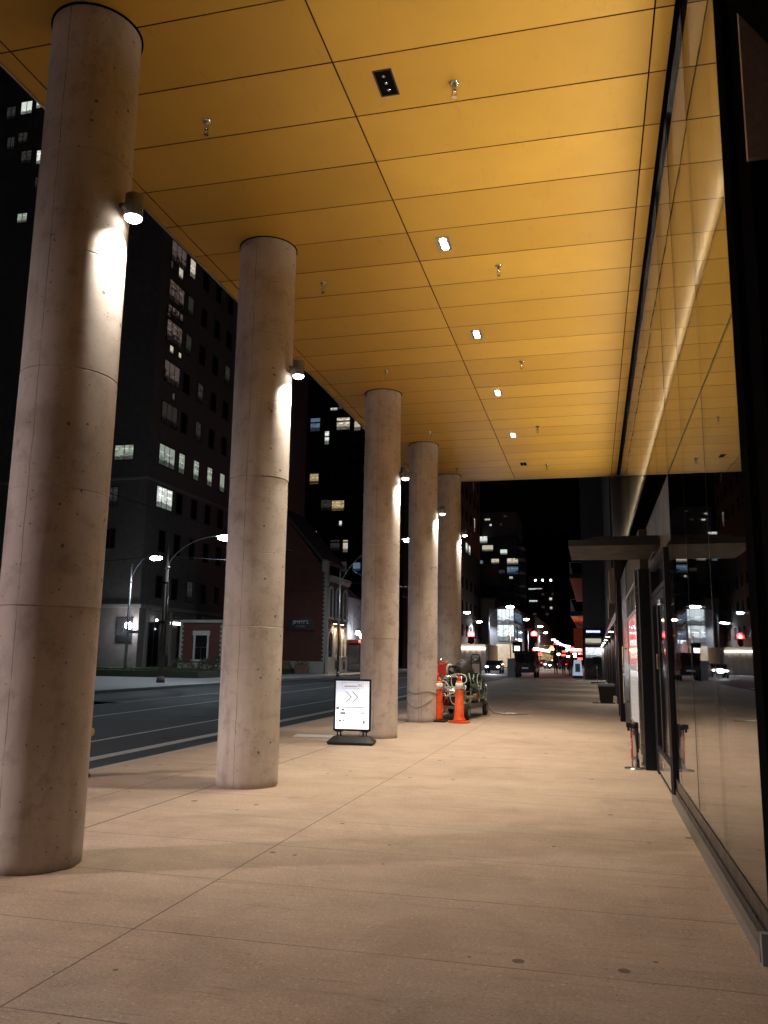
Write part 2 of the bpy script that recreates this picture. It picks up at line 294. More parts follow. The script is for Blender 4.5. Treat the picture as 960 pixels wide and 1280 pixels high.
M = dict(
 paving=paving(), column=column_mat(), gold=soffit_mat(), glass=glass_mat('facade_glass', .7, 1.85), clear=glass_mat('clear_glass', .88, 1.6, .018), asphalt=asphalt(),
 black=plain('black_metal', (.012,.011,.014), .35), navy=plain('dark_navy_metal', (.010,.010,.017), .6, spec=.2), dark=plain('dark_wall', (.02,.019,.02), .8),
 slot=plain('matte_black', (.006,.006,.006), .9, spec=0), plinth=plain('plinth_stone', (.17,.15,.135), .55, scale=14, bump=.15), trim=plain('edge_trim', (.45,.42,.38), .4, .6),
 steel=plain('brushed_steel', (.62,.62,.63), .22, 1, var=.08), galv=plain('galvanised', (.38,.39,.41), .42, .9), chrome=plain('chrome', (.75,.74,.72), .12, 1, var=.05),
 brownpanel=plain('brown_panel', (.34,.25,.22), .5, .1, scale=30, bump=.2), canopy=plain('canopy_metal', (.012,.0105,.010), .6, .1, spec=.2), bronze=plain('bronze', (.55,.30,.10), .3, .8),
 kerb=plain('kerb_concrete', (.30,.29,.27), .8, bump=.3, scale=10), gutter=plain('gutter_concrete', (.34,.33,.31), .8, bump=.3, scale=8), paint=plain('road_paint', (.36,.36,.35), .7, var=.3, scale=12),
 farwalk=plain('far_paving', (.27,.27,.26), .8, bump=.2, scale=3), lawn=foliage_mat('lawn_green', (.03,.045,.02), (.05,.06,.03)), ground=plain('dark_ground', (.05,.05,.05), .9),
 rubber=plain('rubber', (.014,.014,.014), .75), plastic=plain('black_plastic', (.018,.018,.02), .45, bump=.05), orange=plain('orange_plastic', (.66,.085,.010), .5, var=.2, scale=9), reflect=plain('white_band', (.72,.70,.68), .4), red=plain('red_plastic', (.50,.03,.02), .4), redlabel=plain('red_label', (.55,.025,.04), .5), patch=plain('asphalt_patch', (.020,.021,.024), .8, bump=.3, scale=5), white=plain('white_paint', (.78,.77,.75), .5, var=.05),
 rope=plain('pale_rope', (.52,.55,.50), .8), greyline=plain('grey_cable', (.28,.26,.23), .7), greenhose=plain('green_hose', (.20,.27,.23), .6), tan=plain('cardboard', (.36,.25,.15), .8), greybox=plain('grey_cabinet', (.18,.19,.21), .5),
 hydrant=plain('yellow_paint', (.60,.38,.03), .5, bump=.1), hydrant_dark=plain('dark_iron', (.04,.035,.03), .6, bump=.2),
 brick=brick_mat('red_brick', (.14,.034,.026), (.11,.028,.022), (.07,.05,.042)), brownbrick=brick_mat('brown_brick', (.11,.06,.045), (.08,.05,.04), (.06,.05,.045)), quoin=plain('limestone', (.36,.35,.32), .8, bump=.15), sill=plain('painted_stone', (.45,.45,.42), .7),
 towerwall=plain('tower_stone', (.22,.19,.185), .85, scale=2), towerdark=plain('tower_dark', (.07,.065,.07), .6, scale=1), concrete=plain('grey_concrete', (.20,.18,.165), .85, scale=.5), beige=plain('beige_cladding', (.36,.27,.22), .85, scale=.6), bluegrey=plain('blue_grey_wall', (.22,.26,.30), .8, scale=1.5), stone=plain('stone_front', (.40,.33,.27), .85, scale=2),
 orangesoffit=plain('orange_soffit', (.60,.08,.014), .5), darkglass=plain('dark_window', (.012,.013,.016), .06, 0, var=.3, scale=1), frame=plain('window_frame', (.06,.055,.05), .5), wood=plain('pole_wood', (.10,.075,.06), .9, scale=12, bump=.3), shrub=foliage_mat('shrub_leaf', (.05,.06,.025), (.10,.05,.025)), bark=plain('bark', (.09,.075,.065), .9), roof=plain('slate_roof', (.04,.038,.04), .7),
 terracotta=plain('planter_clay', (.25,.13,.09), .8), vanpaint=plain('van_paint', (.03,.022,.022), .25, .2, coat=.6), carpaint=plain('car_paint', (.10,.10,.11), .25, .4, coat=.6), skin=plain('skin', (.42,.26,.19), .55), navycoat=plain('navy_coat', (.03,.035,.06), .9), redcoat=plain('red_coat', (.20,.02,.025), .9), darkcoat=plain('dark_coat', (.05,.03,.03), .9), trousers=plain('dark_trousers', (.025,.025,.03), .9), hair=plain('hair', (.03,.02,.015), .6),
 curtain=plain('curtain_cloth', (.16,.105,.05), .9), interior=plain('interior_wall', (.06,.05,.045), .8), lobbyfloor=plain('lobby_floor', (.10,.09,.085), .4),
 g_col=glow('column_lamp_glow', (1,.90,.76), 22), g_down=glow('downlight_glow', (1,.90,.74), 45), g_street=glow('street_lamp_glow', (.80,.92,1), 90), g_streetw=glow('warm_lamp_glow', (1,.80,.50), 60),
 g_strip=glow('led_strip_glow', (1,.88,.66), 430), g_red=glow('signal_red', (1,.03,.03), 40), g_amber=glow('signal_amber', (1,.20,.03), 45), g_green=glow('signal_green', (.05,.9,.6), 6), g_white=glow('white_glow', (.9,.95,1), 14), g_whiteb=glow('bright_white', (.95,.97,1), 45), g_warm=glow('warm_glow', (1,.75,.42), 12), g_blue=glow('blue_sign_glow', (.25,.3,1), 5), g_tail=glow('tail_red', (1,.04,.03), 8), g_bar=glow('string_glow', (1,.93,.82), 9),
 g_small=glow('small_lamp', (1,.95,.85), 4), g_sconce=glow('sconce_glow', (1,.9,.75), 30),
 r_white=lit_room('room_white', (.93,1,.92), 1.6), r_green=lit_room('room_green', (.75,.86,.70), .75, .6, .1), refl_pink=lit_room('reflection_pink', (1,.72,.62), .17, .55, -.6), r_warm=lit_room('room_warm', (1,.72,.36), .8), r_blue=lit_room('room_blue', (.35,.55,.8), .5), r_dim=lit_room('room_dim', (.5,.45,.4), .10), r_cream=lit_room('room_cream', (1,.9,.7), 1.1), r_shop=lit_room('room_shop', (.85,.95,1), 2.5, .5, .1),  # pink one: reflections on the tower's corner glass painted as a faint glow
)
def panel_glow():
    t = NT('sign_backlight'); c = t.coord('Object'); sp = t.new('ShaderNodeSeparateXYZ'); t.link(c, sp.inputs[0])
    f = t.noise(c, 2.6, 2); e = t.mix(t.maprange(f, .4, .65, 0, 1), (.62,.66,.80), (.95,.97,1))
    t.set(Base_Color=(.4,.4,.42), Emission_Color=e, Emission_Strength=t.maprange(sp.outputs[2], .15, 1.1, 2.1, .72), Roughness=.2); return t.m
M['g_panel'] = panel_glow()
M['reveal'] = plain('panel_reveal', (.05,.022,.008), .9)
M['g_pale'] = glow('pale_panel_glow', (.6,.75,1), .5)
M['frost'] = plain('frosted_panel', (.05,.044,.042), .5, var=.1, scale=2, spec=.3)
M['ink'] = plain('grey_ink', (.10,.10,.12), .5); M['ink2'] = plain('pale_ink', (.36,.38,.45), .5)
t = NT('poster_red_reflection'); c = t.coord('Object'); f = t.noise(c, 1.2, 3)
t.set(Base_Color=t.mix(t.maprange(f, .4, .62, 0, 1), (.62,.10,.10), (.66,.42,.42)), Emission_Color=t.mix(t.maprange(f, .4, .62, 0, 1), (.9,.10,.10), (.9,.5,.5)), Emission_Strength=.38, Roughness=.1); M['poster'] = t.m  # red reflections on the poster put into its colour and emission
t = NT('poster_white'); t.set(Base_Color=(.6,.6,.6), Roughness=.15, Emission_Color=(.8,.8,.82), Emission_Strength=.22); M['paper'] = t.m
# ------------------------------------------------------------------ setting
b = MB(); b.quad((-400,-120,-.32),(400,-120,-.32),(400,900,-.32),(-400,900,-.32)); struct(b.build('ground', M['ground']))
b = MB(); b.box(-6.68,1.6,-14,140,-.3,0); struct(b.build('pavement', M['paving']))
b = MB(); b.quad((-20.4,-60,-.145),(-7.15,-60,-.145),(-7.15,420,-.145),(-20.4,420,-.145)); struct(b.build('road', M['asphalt']))
b = MB(); b.box(-6.83,-6.682,-14,140,-.3,-.004); struct(b.build('kerb', M['kerb'], bevel=.015))
b = MB(); b.quad((-7.15,-60,-.139),(-6.83,-60,-.139),(-6.83,200,-.139),(-7.15,200,-.139)); struct(b.build('gutter', M['asphalt']))
b = MB(); b.box(-20.6,-20.4,-20,200,-.3,-.01); b.box(-46,-20.6,-20,200,-.3,-.012); struct(b.build('far_pavement', M['farwalk']))
def stripe(x0,y0,x1,y1,w,name='lane_marking'):
    b = MB(); n = 24
    for k in range(n):
        a, c = k/n, (k+1)/n
        p = (x0+(x1-x0)*a, y0+(y1-y0)*a); q = (x0+(x1-x0)*c, y0+(y1-y0)*c)
        b.quad((p[0]-w/2,p[1],-.141),(p[0]+w/2,p[1],-.141),(q[0]+w/2,q[1],-.141),(q[0]-w/2,q[1],-.141))
    return struct(b.build(name, M['paint']))
stripe(-7.98,-10,-8.3,60,.26); stripe(-9.2,0,-11.4,75,.10); stripe(-12.6,4,-15.6,75,.10); stripe(-15.6,4,-17.4,75,.08)
random.seed(12); b = MB()
for k in range(9):
    x, y = random.uniform(-18,-9), random.uniform(8,60); w, l = random.uniform(.5,1.4), random.uniform(1.5,7); b.quad((x-w,y-l,-.143),(x+w,y-l,-.143),(x+w,y+l,-.143),(x-w,y+l,-.143))
struct(b.build('road_patch', M['patch']))
b = MB(); b.lathe([(.36,0),(.36,.004)], n=28); tag(b.build('manhole_cover', M['patch'], None, (-10.9,22,-.142)), 'round iron manhole cover in the near traffic lane', 'manhole cover')
b = MB(); b.box(-60,-25.2,50.5,68.4,-.2,.42); struct(b.build('lawn_terrace', [M['lawn']]))
random.seed(3)
b = MB()
for k in range(5200):
    x, y = random.uniform(-42,-25.3), random.uniform(50.6,54.5); h = random.uniform(.05,.16); a = random.uniform(0,PI); dx, dy = .02*math.cos(a), .02*math.sin(a)
    l = random.uniform(-.05,.05)
    b.bm.faces.new([b.bm.verts.new(q) for q in ((x-dx,y-dy,.42),(x+dx,y+dy,.42),(x+l,y+l,.42+h))])
o = b.build('grass', M['lawn']); o['kind'] = 'stuff'

# ------------------------------------------------------------------ the building with the gold soffit
H = 7.145; XG = .89
bd = thing('office_building', 'glass fronted office building with gold panelled soffit over the pavement', 'building', (0,0,0))
b = MB(); random.seed(11)
xs = [-5.338, -5.159, -2.2476, .6686, .8306]
for k in range(-21, 24):
    y0 = 6.6309+k*.8197; y1 = min(y0+.8197, 25.63)
    if y1 - y0 < .05: continue
    for i in range(4):
        g = .0075; z = [H + random.uniform(-.0012,.0012) for _ in range(4)]
        x0, x1 = xs[i]+(g if i else 0), xs[i+1]-(g if i < 3 else 0)
        b.mi = 1; b.hexa(((x0,y0+g,z[0]),(x1,y0+g,z[1]),(x1,y1-g,z[2]),(x0,y1-g,z[3])), ((x0,y0+g,H+.03),(x1,y0+g,H+.03),(x1,y1-g,H+.03),(x0,y1-g,H+.03)))
        b.bm.faces.ensure_lookup_table(); b.bm.faces[-6].material_index = 0
b.build('soffit', [M['gold'], M['reveal']], bd)
b = MB(); b.box(-5.32,.8,-10.4,25.6,H+.034,H+.1); b.box(.8306,.885,-10.4,25.6,H+.03,H+.12); b.build('soffit_backing', M['slot'], bd)
b = MB(); b.box(-5.37,-5.341,-10.5,25.70,H-.012,H+.5); b.box(-5.341,.95,25.633,25.67,H-.012,H+.5); b.build('edge_trim', M['trim'], bd)
b = MB(); b.box(-5.36,14,-10.45,25.66,H+.5,38); b.build('upper_storeys', M['towerdark'], bd)
# glazing: joints every 1.52 m
gy = [5.17, 6.71, 8.25, 9.79, 11.26, 12.9]
random.seed(5)
def pane(y0, y1, z0, z1, mat='glass', name='glass_pane', x=XG):
    b = MB(); b.box(-.006,.006,-(y1-y0)/2+.006,(y1-y0)/2-.006,-(z1-z0)/2+.006,(z1-z0)/2-.006)
    o = b.build(name, M[mat], bd, (x,(y0+y1)/2,(z0+z1)/2)); o.rotation_euler = (0, math.radians(random.uniform(-.06,.06)), math.radians(random.uniform(-.07,.07))); return o
yy = gy[:4]
for a, c in zip(yy, yy[1:]):
    pane(a, c, .26, 3.70); pane(a, c, 3.715, 4.48); pane(a, c, 4.50, H+.1, 'clear')
k = 9.79
while k < 25.3:
    e = min(k+1.54, 25.6); pane(k, e, 4.50, H+.1, 'clear'); pane(k, e, 3.715, 4.48); k = e
pane(9.79, 10.5, .2, 2.95); pane(9.79, 11.8, 2.96, 3.70, 'frost', 'transom_pane'); pane(11.8, 13.9, 2.96, 3.70, 'frost', 'transom_pane')
b = MB(); b.box(XG-.002,XG+.05,5.17,25.6,3.70,3.715); b.build('transom', M['black'], bd)
b = MB(); b.box(XG-.004,XG+.05,5.17,25.6,4.478,4.502); b.build('transom', M['black'], bd)
b = MB()
for y in gy[1:4]: b.box(XG-.0068,XG+.05,y-.0065,y+.0065,.26,H+.1)
b.build('glazing_bars', M['black'], bd)
# plinth and drip channel
b = MB(); b.box(.826,1.3,5.16,10.42,0,.075); b.build('plinth', M['plinth'], bd, bevel=.008)
b = MB(); b.box(.868,.905,5.165,10.42,.075,.14); b.box(.88,.905,5.165,10.42,.14,.255); b.build('sill_channel', M['black'], bd)
b = MB(); b.box(.83,.888,5.10,5.158,.0,.16); b.build('plinth_end', M['greybox'], bd, bevel=.006)
# near post and dark entrance wall beside the camera
b = MB(); b.box(.885,1.02,4.94,5.165,0,H+.1); b.box(.93,1.3,4.60,4.94,0,H+.1); b.build('mullion', M['slot'], bd, bevel=.006)
b = MB(); b.box(1.25,1.4,-6,4.60,0,4.34); b.box(1.32,1.4,-6,5.15,4.34,H+.1); b.build('entrance_wall', M['slot'], bd)
b = MB(); b.box(.915,1.31,4.56,4.598,4.372,H); b.build('side_panel', M['brownpanel'], bd)
b = MB(); b.prism([(3.70,4.41),(4.65,5.468),(4.65,7.2),(3.0,7.2),(3.0,4.41)], 'x', .86, .885); b.build('corner_bracket', M['slot'], bd)
# led trough and curtain behind the high panes
b = MB(); b.box(.975,1.005,5.25,25.5,4.535,4.545); b.build('light_strip', M['g_strip'], bd)
b = MB(); b.box(.925,.932,5.2,25.5,4.512,4.575); b.box(.932,1.305,5.2,25.5,4.512,4.522); b.build('light_trough', M['black'], bd)
b = MB(); prev = None; y = 5.2
while y < 25.5:
    x = 1.17+.035*math.sin(y*21)+.02*math.sin(y*7.3)
    p = (b.bm.verts.new((x,y,4.53)), b.bm.verts.new((x,y,7.2)))
    if prev: f = b.bm.faces.new((prev[0],p[0],p[1],prev[1])); f.smooth = True
    prev = p; y += .045
b.build('curtain', M['curtain'], bd)
b = MB(); b.box(1.31,8,-8,26,-.05,.012); b.build('lobby_floor', M['lobbyfloor'], bd)
b = MB(); b.box(7.9,8,-8,26,.0,7.2); b.box(1.1,8,-8.1,-8,0,7.2); b.box(1.3,8,5,26,4.53,4.6); b.build('lobby_wall', M['interior'], bd)
# door leaf, frame, handle
dr = MB(); dr.box(.845,.89,10.56,10.66,.06,2.47); dr.box(.845,.89,12.6,12.76,.06,2.47); dr.box(.845,.89,10.66,12.6,2.36,2.47); dr.box(.845,.89,10.66,12.6,.06,.42); dr.box(.845,.89,11.62,11.78,.42,2.36)
door = dr.build('door', M['navy'], bd, bevel=.004)
b = MB(); b.box(.862,.872,10.66,11.62,.42,2.36); b.box(.862,.872,11.78,12.6,.42,2.36); b.build('door_glass', M['darkglass'], door)
b = MB(); b.box(.826,.842,11.70,11.76,1.49,1.50); b.box(.826,.842,11.70,11.76,1.66,1.67); b.box(.815,.829,11.69,11.77,1.48,1.68); b.build('handle', M['bronze'], door, bevel=.003)
b = MB(); b.box(.838,.844,10.6,12.5,.1,.36); b.build('kick_plate', M['steel'], door)
b = MB(); b.box(.80,.844,10.6,10.95,2.27,2.34); b.build('door_closer', M['steel'], door, bevel=.005)
b = MB(); b.box(.85,.91,10.42,10.55,0,2.95); b.box(.85,.91,10.55,12.9,2.49,2.56); b.box(.85,.91,10.55,12.9,2.88,2.95); b.box(.85,.91,12.78,13.15,0,2.95); b.build('door_frame', M['navy'], bd, bevel=.004)
pane(10.56, 12.77, 2.565, 2.875, 'darkglass', 'fanlight')
b = MB(); b.box(.70,.93,13.16,13.6,0,2.97); b.build('door_pilaster', M['navy'], bd, bevel=.006)
# canopy over the door
b = MB(); b.box(-.29,.88,11.26,12.94,3.09,3.125); b.box(-.29,.88,11.26,11.30,3.126,3.17)
cn = b.build('canopy', M['canopy'], bd, bevel=.004)
b = MB(); b.box(.0,.88,11.27,12.8,3.172,3.215); b.build('canopy_box', M['black'], cn)
b = MB()
b.box(.83,.878,11.4,12.9,3.07,3.088)
for q in range(9): b.box(.826,.85,11.4+q*.17,11.5+q*.17,3.06,3.075)
b.build('canopy_vent', M['steel'], cn)
# shop window bay past the door: steel framed boards
b = MB(); b.box(.66,.93,13.63,13.78,0,3.0); b.build('steel_jamb', M['steel'], bd, bevel=.006)
b = MB(); b.box(.76,.93,13.78,19.4,0,3.68); b.build('bay_wall', M['dark'], bd)
b = MB()
for y in (13.8,15.4,17.0,18.6): b.box(.735,.757,y,y+.05,2.46,2.9)
b.box(.72,.757,13.78,19.4,2.43,2.46); b.box(.72,.757,13.78,19.4,2.9,2.95); b.build('bay_frame', M['galv'], bd)
b = MB(); b.box(.75,.93,19.42,22.9,0,3.68); b.build('bay_wall', M['black'], bd)
b = MB(); b.box(.64,.93,23.0,23.6,0,3.68); b.box(.66,.93,25.2,25.6,0,7.0); b.build('pilaster', M['navy'], bd, bevel=.006)
b = MB(); b.box(.80,1.0,23.61,25.19,0,3.68); b.build('bay_wall', M['darkglass'], bd)
b = MB(); b.cyl((.66,20.3,.6),(.66,20.3,1.9),.02); b.cyl((.66,20.3,.65),(.75,20.3,.65),.014); b.cyl((.66,20.3,1.85),(.75,20.3,1.85),.014); b.build('pull_bar', M['steel'], bd)

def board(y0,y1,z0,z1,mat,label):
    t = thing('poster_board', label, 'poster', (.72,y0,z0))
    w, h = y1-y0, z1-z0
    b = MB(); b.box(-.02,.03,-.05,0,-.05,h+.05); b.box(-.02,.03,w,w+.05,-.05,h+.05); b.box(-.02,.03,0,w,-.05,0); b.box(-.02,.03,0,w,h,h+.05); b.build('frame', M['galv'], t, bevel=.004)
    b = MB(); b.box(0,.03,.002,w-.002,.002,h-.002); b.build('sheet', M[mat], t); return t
pb = board(13.95,18.0,1.50,2.40,'poster','tall lit poster with reflected red glow painted in, steel framed, past the glass door')
b = MB()
for k in range(3): b.box(-.006,-.001,.9+k*.9,1.5+k*.9,.18,.20)
b.build('print_line', M['reflect'], pb)
pb = board(14.2,18.0,.45,1.40,'paper','white notice with rows of small print below the tall poster')
b = MB(); random.seed(2)
for k in range(16): b.box(-.006,-.001,.3,.3+random.uniform(1.2,3.1),.82-k*.046,.835-k*.046)
b.build('print_line', M['ink2'], pb)

# ------------------------------------------------------------------ columns
R0 = .3835; XC = -4.2315
CY = [5.8186, 9.954, 16.5086, 20.924, 24.8476]
names = ['thick pale concrete column nearest the camera with the widest shaft in view', 'second concrete column from the camera with cracked mortar at its foot', 'middle concrete column standing just behind the lit pavement sign', 'fourth concrete column with a rope tied round it beside orange cones', 'farthest concrete column half hidden behind the roped column']
seam = [1.94, 2.86, 3.85, 4.86, 5.78]
def column_mesh(seed):
    rnd = random.Random(seed); prof = [(R0-.012,-.004),(R0-.002,.01)]; dr = 0
    for z in seam:
        deep = .007 if z in (1.94, 3.85, 5.78) else .002
        prof += [(R0+dr, z-.006), (R0+dr-deep, z-.001), (R0+dr-deep, z+.003)]
        if deep > .005: dr = rnd.uniform(-.004,.004)
        prof += [(R0+dr, z+.008)]
    prof += [(R0+dr, H+.02)]
    full = [prof[0]]
    for p, q in zip(prof, prof[1:]):
        n = max(1, int((q[1]-p[1])/.12))
        full += [(p[0]+(q[0]-p[0])*k/n, p[1]+(q[1]-p[1])*k/n) for k in range(1, n+1)]
    b = MB(); b.lathe(full, n=96)
    for v in b.bm.verts:
        n = mnoise.noise(Vector((v.co.x*1.3,v.co.y*1.3,v.co.z*.8))+Vector((seed*3.1,0,0)))*.0022
        if v.co.z < .05: n += mnoise.noise(v.co*9)*.02
        d = Vector((v.co.x,v.co.y,0))
        if d.length > .1: v.co += d.normalized()*n
    for e in b.bm.edges:
        if abs(e.verts[0].co.z-e.verts[1].co.z) < .002 and any(abs(e.verts[0].co.z-z) < .012 for z in seam): e.smooth = False
    return b
lamp_label = ['white down lamp on the nearest column, brightest and highest in view', 'down lamp on the second column from the camera', 'down lamp on the middle column, above the pavement sign', 'down lamp on the fourth column, above the orange cones', 'down lamp on the farthest column, lowest in view of the five']
def spot(name, parent, loc, energy, size, blend, col, radius=.05, rot=(0,0,0)):
    L = bpy.data.lights.new(name, 'SPOT'); L.energy = energy; L.spot_size = math.radians(size); L.spot_blend = blend; L.color = col; L.shadow_soft_size = radius
    o = bpy.data.objects.new(name, L); COL.objects.link(o); o.parent = parent; o.location = loc; o.rotation_euler = rot; return o
for i, y in enumerate(CY):
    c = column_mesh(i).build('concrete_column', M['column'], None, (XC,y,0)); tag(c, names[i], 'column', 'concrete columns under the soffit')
    b = MB(); b.lathe([(R0+.016,0),(R0+.016,.05)], n=64); b.build('shadow_gap_collar', M['slot'], c, (0,0,H-.012))
    b = MB(); b.cyl((0,0,.0),(0,0,.20),.078,n=28); b.cyl((-.15,0,.12),(-.04,0,.12),.03,n=12); b.box(-.175,-.145,-.05,.05,.06,.18)
    lt = thing('wall_lamp', lamp_label[i], 'lamp', (XC+R0+.125,y-.02,5.27), 0, 'down lamps on the columns')
    b2 = b.build('housing', M['greybox'], lt)
    b = MB(); b.ellipsoid((0,0,.0),(.074,.074,.042),20,12); b.build('lens', M['g_col'], lt)
    spot('bulb', lt, (0,0,-.06), 340, 134, .9, (1,.89,.74), .04)
b = MB()
for z in (.35,.35): pass
# ------------------------------------------------------------------ soffit fittings
dl_y = [7.02, 10.31, 13.59, 16.89, 20.36, 23.58]
dl_l = ['unlit black recessed downlight with three small lenses, nearest the camera', 'lit recessed downlight nearest the camera, second in the ceiling row', 'lit recessed downlight between the second and third sprinklers of the right row', 'fourth recessed downlight in the ceiling row, lit', 'farthest lit recessed downlight in the gold ceiling', 'farthest recessed downlight, dark, close to the end of the ceiling']
for i, y in enumerate(dl_y):
    lit = 0 < i < 5
    t = thing('recessed_downlight', dl_l[i], 'downlight', (-1.82,y,H), 0, 'recessed lights in the gold ceiling')
    b = MB(); b.box(-.095,.095,-.19,-.175,-.006,.02); b.box(-.095,.095,.175,.19,-.006,.02); b.box(-.095,-.08,-.175,.175,-.006,.02); b.box(.08,.095,-.175,.175,-.006,.02); b.build('trim_frame', M['galv' if lit else 'black'], t)
    b = MB(); b.box(-.08,.08,-.175,.175,-.004,.016); b.build('backplate', M['chrome' if lit else 'slot'], t)
    for q in (-.1,0,.1):
        b = MB()
        if lit: b.cyl((0,q,-.012),(0,q,-.004),.047,n=16)
        else: b.lathe([(.022,0),(.016,-.006),(.006,-.01)], (0,q,-.004), n=16)
        b.build('lens', M['g_down' if lit else 'chrome'], t)
    if lit: spot('bulb', t, (0,0,-.03), 1450, 90, .9, (1,.86,.66), .09)
spr_y = [7.17, 11.1, 15.08, 19.65, 23.75]
order = ['nearest the camera', 'second from the camera', 'third from the camera', 'fourth from the camera', 'farthest from the camera']
proto = None
for x, row in ((-1.17, 'right row by the glass wall'), (-3.81, 'left row by the columns')):
    for i, y in enumerate(spr_y):
        lab = 'chrome ceiling sprinkler, %s, %s' % (row, order[i])
        if proto is None:
            proto = t = thing('sprinkler_head', lab, 'sprinkler', (x,y,H), 0, 'sprinkler heads in the ceiling')
            b = MB(); b.lathe([(.05,0),(.05,-.008),(.03,-.014)], n=20); b.build('escutcheon', M['chrome'], t)
            b = MB(); b.lathe([(.02,-.01),(.02,-.06),(.026,-.065),(.026,-.09),(.016,-.10)], n=16)
            b.tube([(.016,0,-.1),(.024,0,-.125),(.004,0,-.15)], .005, 6); b.tube([(-.016,0,-.1),(-.024,0,-.125),(-.004,0,-.15)], .005, 6); b.build('body', M['chrome'], t)
            b = MB(); b.cyl((0,0,-.152),(0,0,-.158),.026,n=14); b.build('deflector', M['chrome'], t)
        else: copy_thing(proto, (x,y,H), lab)

# ------------------------------------------------------------------ lit pavement sign
sg = thing('pavement_sign', 'lit white poster sign with black frame and chevrons on a weighted base', 'sign', (-4.35,15.02,0), math.radians(6), None)
W2, z0, z1 = .345, .235, 1.17
b = MB(); b.box(-W2,-W2+.03,-.03,.03,z0,z1); b.box(W2-.03,W2,-.03,.03,z0,z1); b.box(-W2+.03,W2-.03,-.03,.03,z0,z0+.035); b.box(-W2+.03,W2-.03,-.03,.03,z1-.035,z1); b.box(-W2+.03,W2-.03,.018,.026,z0+.035,z1-.035); b.build('frame', M['navy'], sg, bevel=.004)
b = MB(); b.box(-W2+.031,W2-.031,-.018,.012,z0+.036,z1-.036); pn = b.build('lit_panel', M['g_panel'], sg)
yb = -.021
b = MB()
for (x0,x1,zz0,zz1) in ((-.20,.20,1.105,1.108),(-.20,-.197,1.03,1.108),(.197,.20,.99,1.108),(-.197,.14,1.003,1.006)): b.box(x0,x1,yb,yb+.002,zz0,zz1)
for k in range(9): b.box(-.15+k*.026,-.132+k*.026,yb,yb+.002,1.03,1.048)
for cx in (.115,.155):
    for k in range(16):
        a0, a1 = 2*PI*k/16, 2*PI*(k+1)/16
        b.quad(*[(cx+r*math.cos(a),yb,1.055+r*.9*math.sin(a)) for r, a in ((.017,a0),(.024,a0),(.024,a1),(.017,a1))])
b.build('logo_mark', M['ink'], pn)
b = MB()
for cx in (-.07,.05):
    for sgn in (1,-1):
        b.hexa([(cx-.060,yb,.845+sgn*.10),(cx-.042,yb,.845+sgn*.10),(cx+.055,yb,.845),(cx+.037,yb,.845)][::1], [(cx-.060,yb+.002,.845+sgn*.10),(cx-.042,yb+.002,.845+sgn*.10),(cx+.055,yb+.002,.845),(cx+.037,yb+.002,.845)])
b.build('chevron', M['ink2'], pn)
b = MB()
for (x0,x1,a,c) in ((-.30,.24,.655,.665),(-.30,-.25,.62,.665),(-.2,-.15,.60,.63),(-.22,-.13,.535,.57),(.17,.23,.55,.57),(-.25,-.2,.40,.43),(-.17,-.15,.40,.44),(.2,.24,.37,.42),(-.24,.24,.305,.31)): b.box(x0,x1,yb,yb+.002,a,c)
b.build('small_print', M['ink2'], pn)
b = MB()

for x in (-.24,.24):
    b = MB(); b.cyl((x-.03,0,.14),(x-.03,0,.22),.014,n=10); b.cyl((x+.03,0,.14),(x+.03,0,.22),.014,n=10); b.box(x-.07,x+.07,-.02,.02,.215,.236); b.build('support_bracket', M['black'], sg)
b = MB(); lo = [(-.40,-.20,.0),(.40,-.20,.0),(.40,.20,.0),(-.40,.20,.0)]; mi = [(-.43,-.22,.045),(.43,-.22,.045),(.43,.22,.045),(-.43,.22,.045)]; hi = [(-.33,-.1,.145),(.33,-.1,.145),(.33,.1,.145),(-.33,.1,.145)]
b.hexa(lo, mi); b.hexa([(x,y,z+.001) for x,y,z in mi], hi); b.cyl((-.24,-.12,.10),(-.24,-.15,.11),.025,n=12); b.build('weighted_base', M['plastic'], sg, bevel=.008)
b = MB(); b.box(-.42,.42,-.26,.26,0,.008); tag(b.build('pale_rectangle', M['white'], None, (-5.45,16.2,0.001), (0,0,math.radians(8))), 'thin pale rectangle lying on the pavement left of the lit sign', 'plate')  # thin pale rectangle just above the paving

# ------------------------------------------------------------------ traffic cones
def cone(loc, label, kind):
    t = thing('traffic_cone', label, 'traffic cone', loc, random.uniform(-.3,.3), None)
    b = MB()
    if kind: b.prism([(.27*math.cos(2*PI*k/8+.39),.27*math.sin(2*PI*k/8+.39)) for k in range(8)], 'z', 0, .045)
    else: b.box(-.22,.22,-.22,.22,0,.04)
    b.build('base', M['rubber' if not kind else 'orange'], t, bevel=.01)
    b = MB()
    if kind: prof = [(.17,.046),(.15,.09),(.128,.14),(.126,.145),(.12,.30),(.116,.305),(.108,.55),(.103,.555),(.092,.80),(.088,.93),(.07,1.02)]
    else: prof = [(.135,.041),(.125,.10),(.10,.95),(.095,1.0)]
    b.lathe(prof, n=28); bo = b.build('body', M['orange'], t)
    b = MB(); z = .80
    for zz in (.80,) if not kind else (.82,): b.lathe([(.118-.02*kind,zz),(.112-.02*kind,zz+.15)], n=28)
    b.build('reflective_band', M['reflect'], bo)
    b = MB(); b.lathe([(.06,.99),(.05,1.03),(.05,1.09),(.03,1.10)], n=20); b.tube([(.0,-.05,1.09),(.0,-.06,1.14),(0,0,1.18),(0,.06,1.14),(0,.05,1.09)], .013, 8); b.build('handle', M['orange' if not kind else 'red'], bo); return t
random.seed(9)
cone((-3.83,20.95,0), 'slim orange traffic post with black rubber foot, left of the pair', 0)
cone((-3.27,20.80,0), 'orange traffic cone with octagonal orange foot, right of the pair', 1)
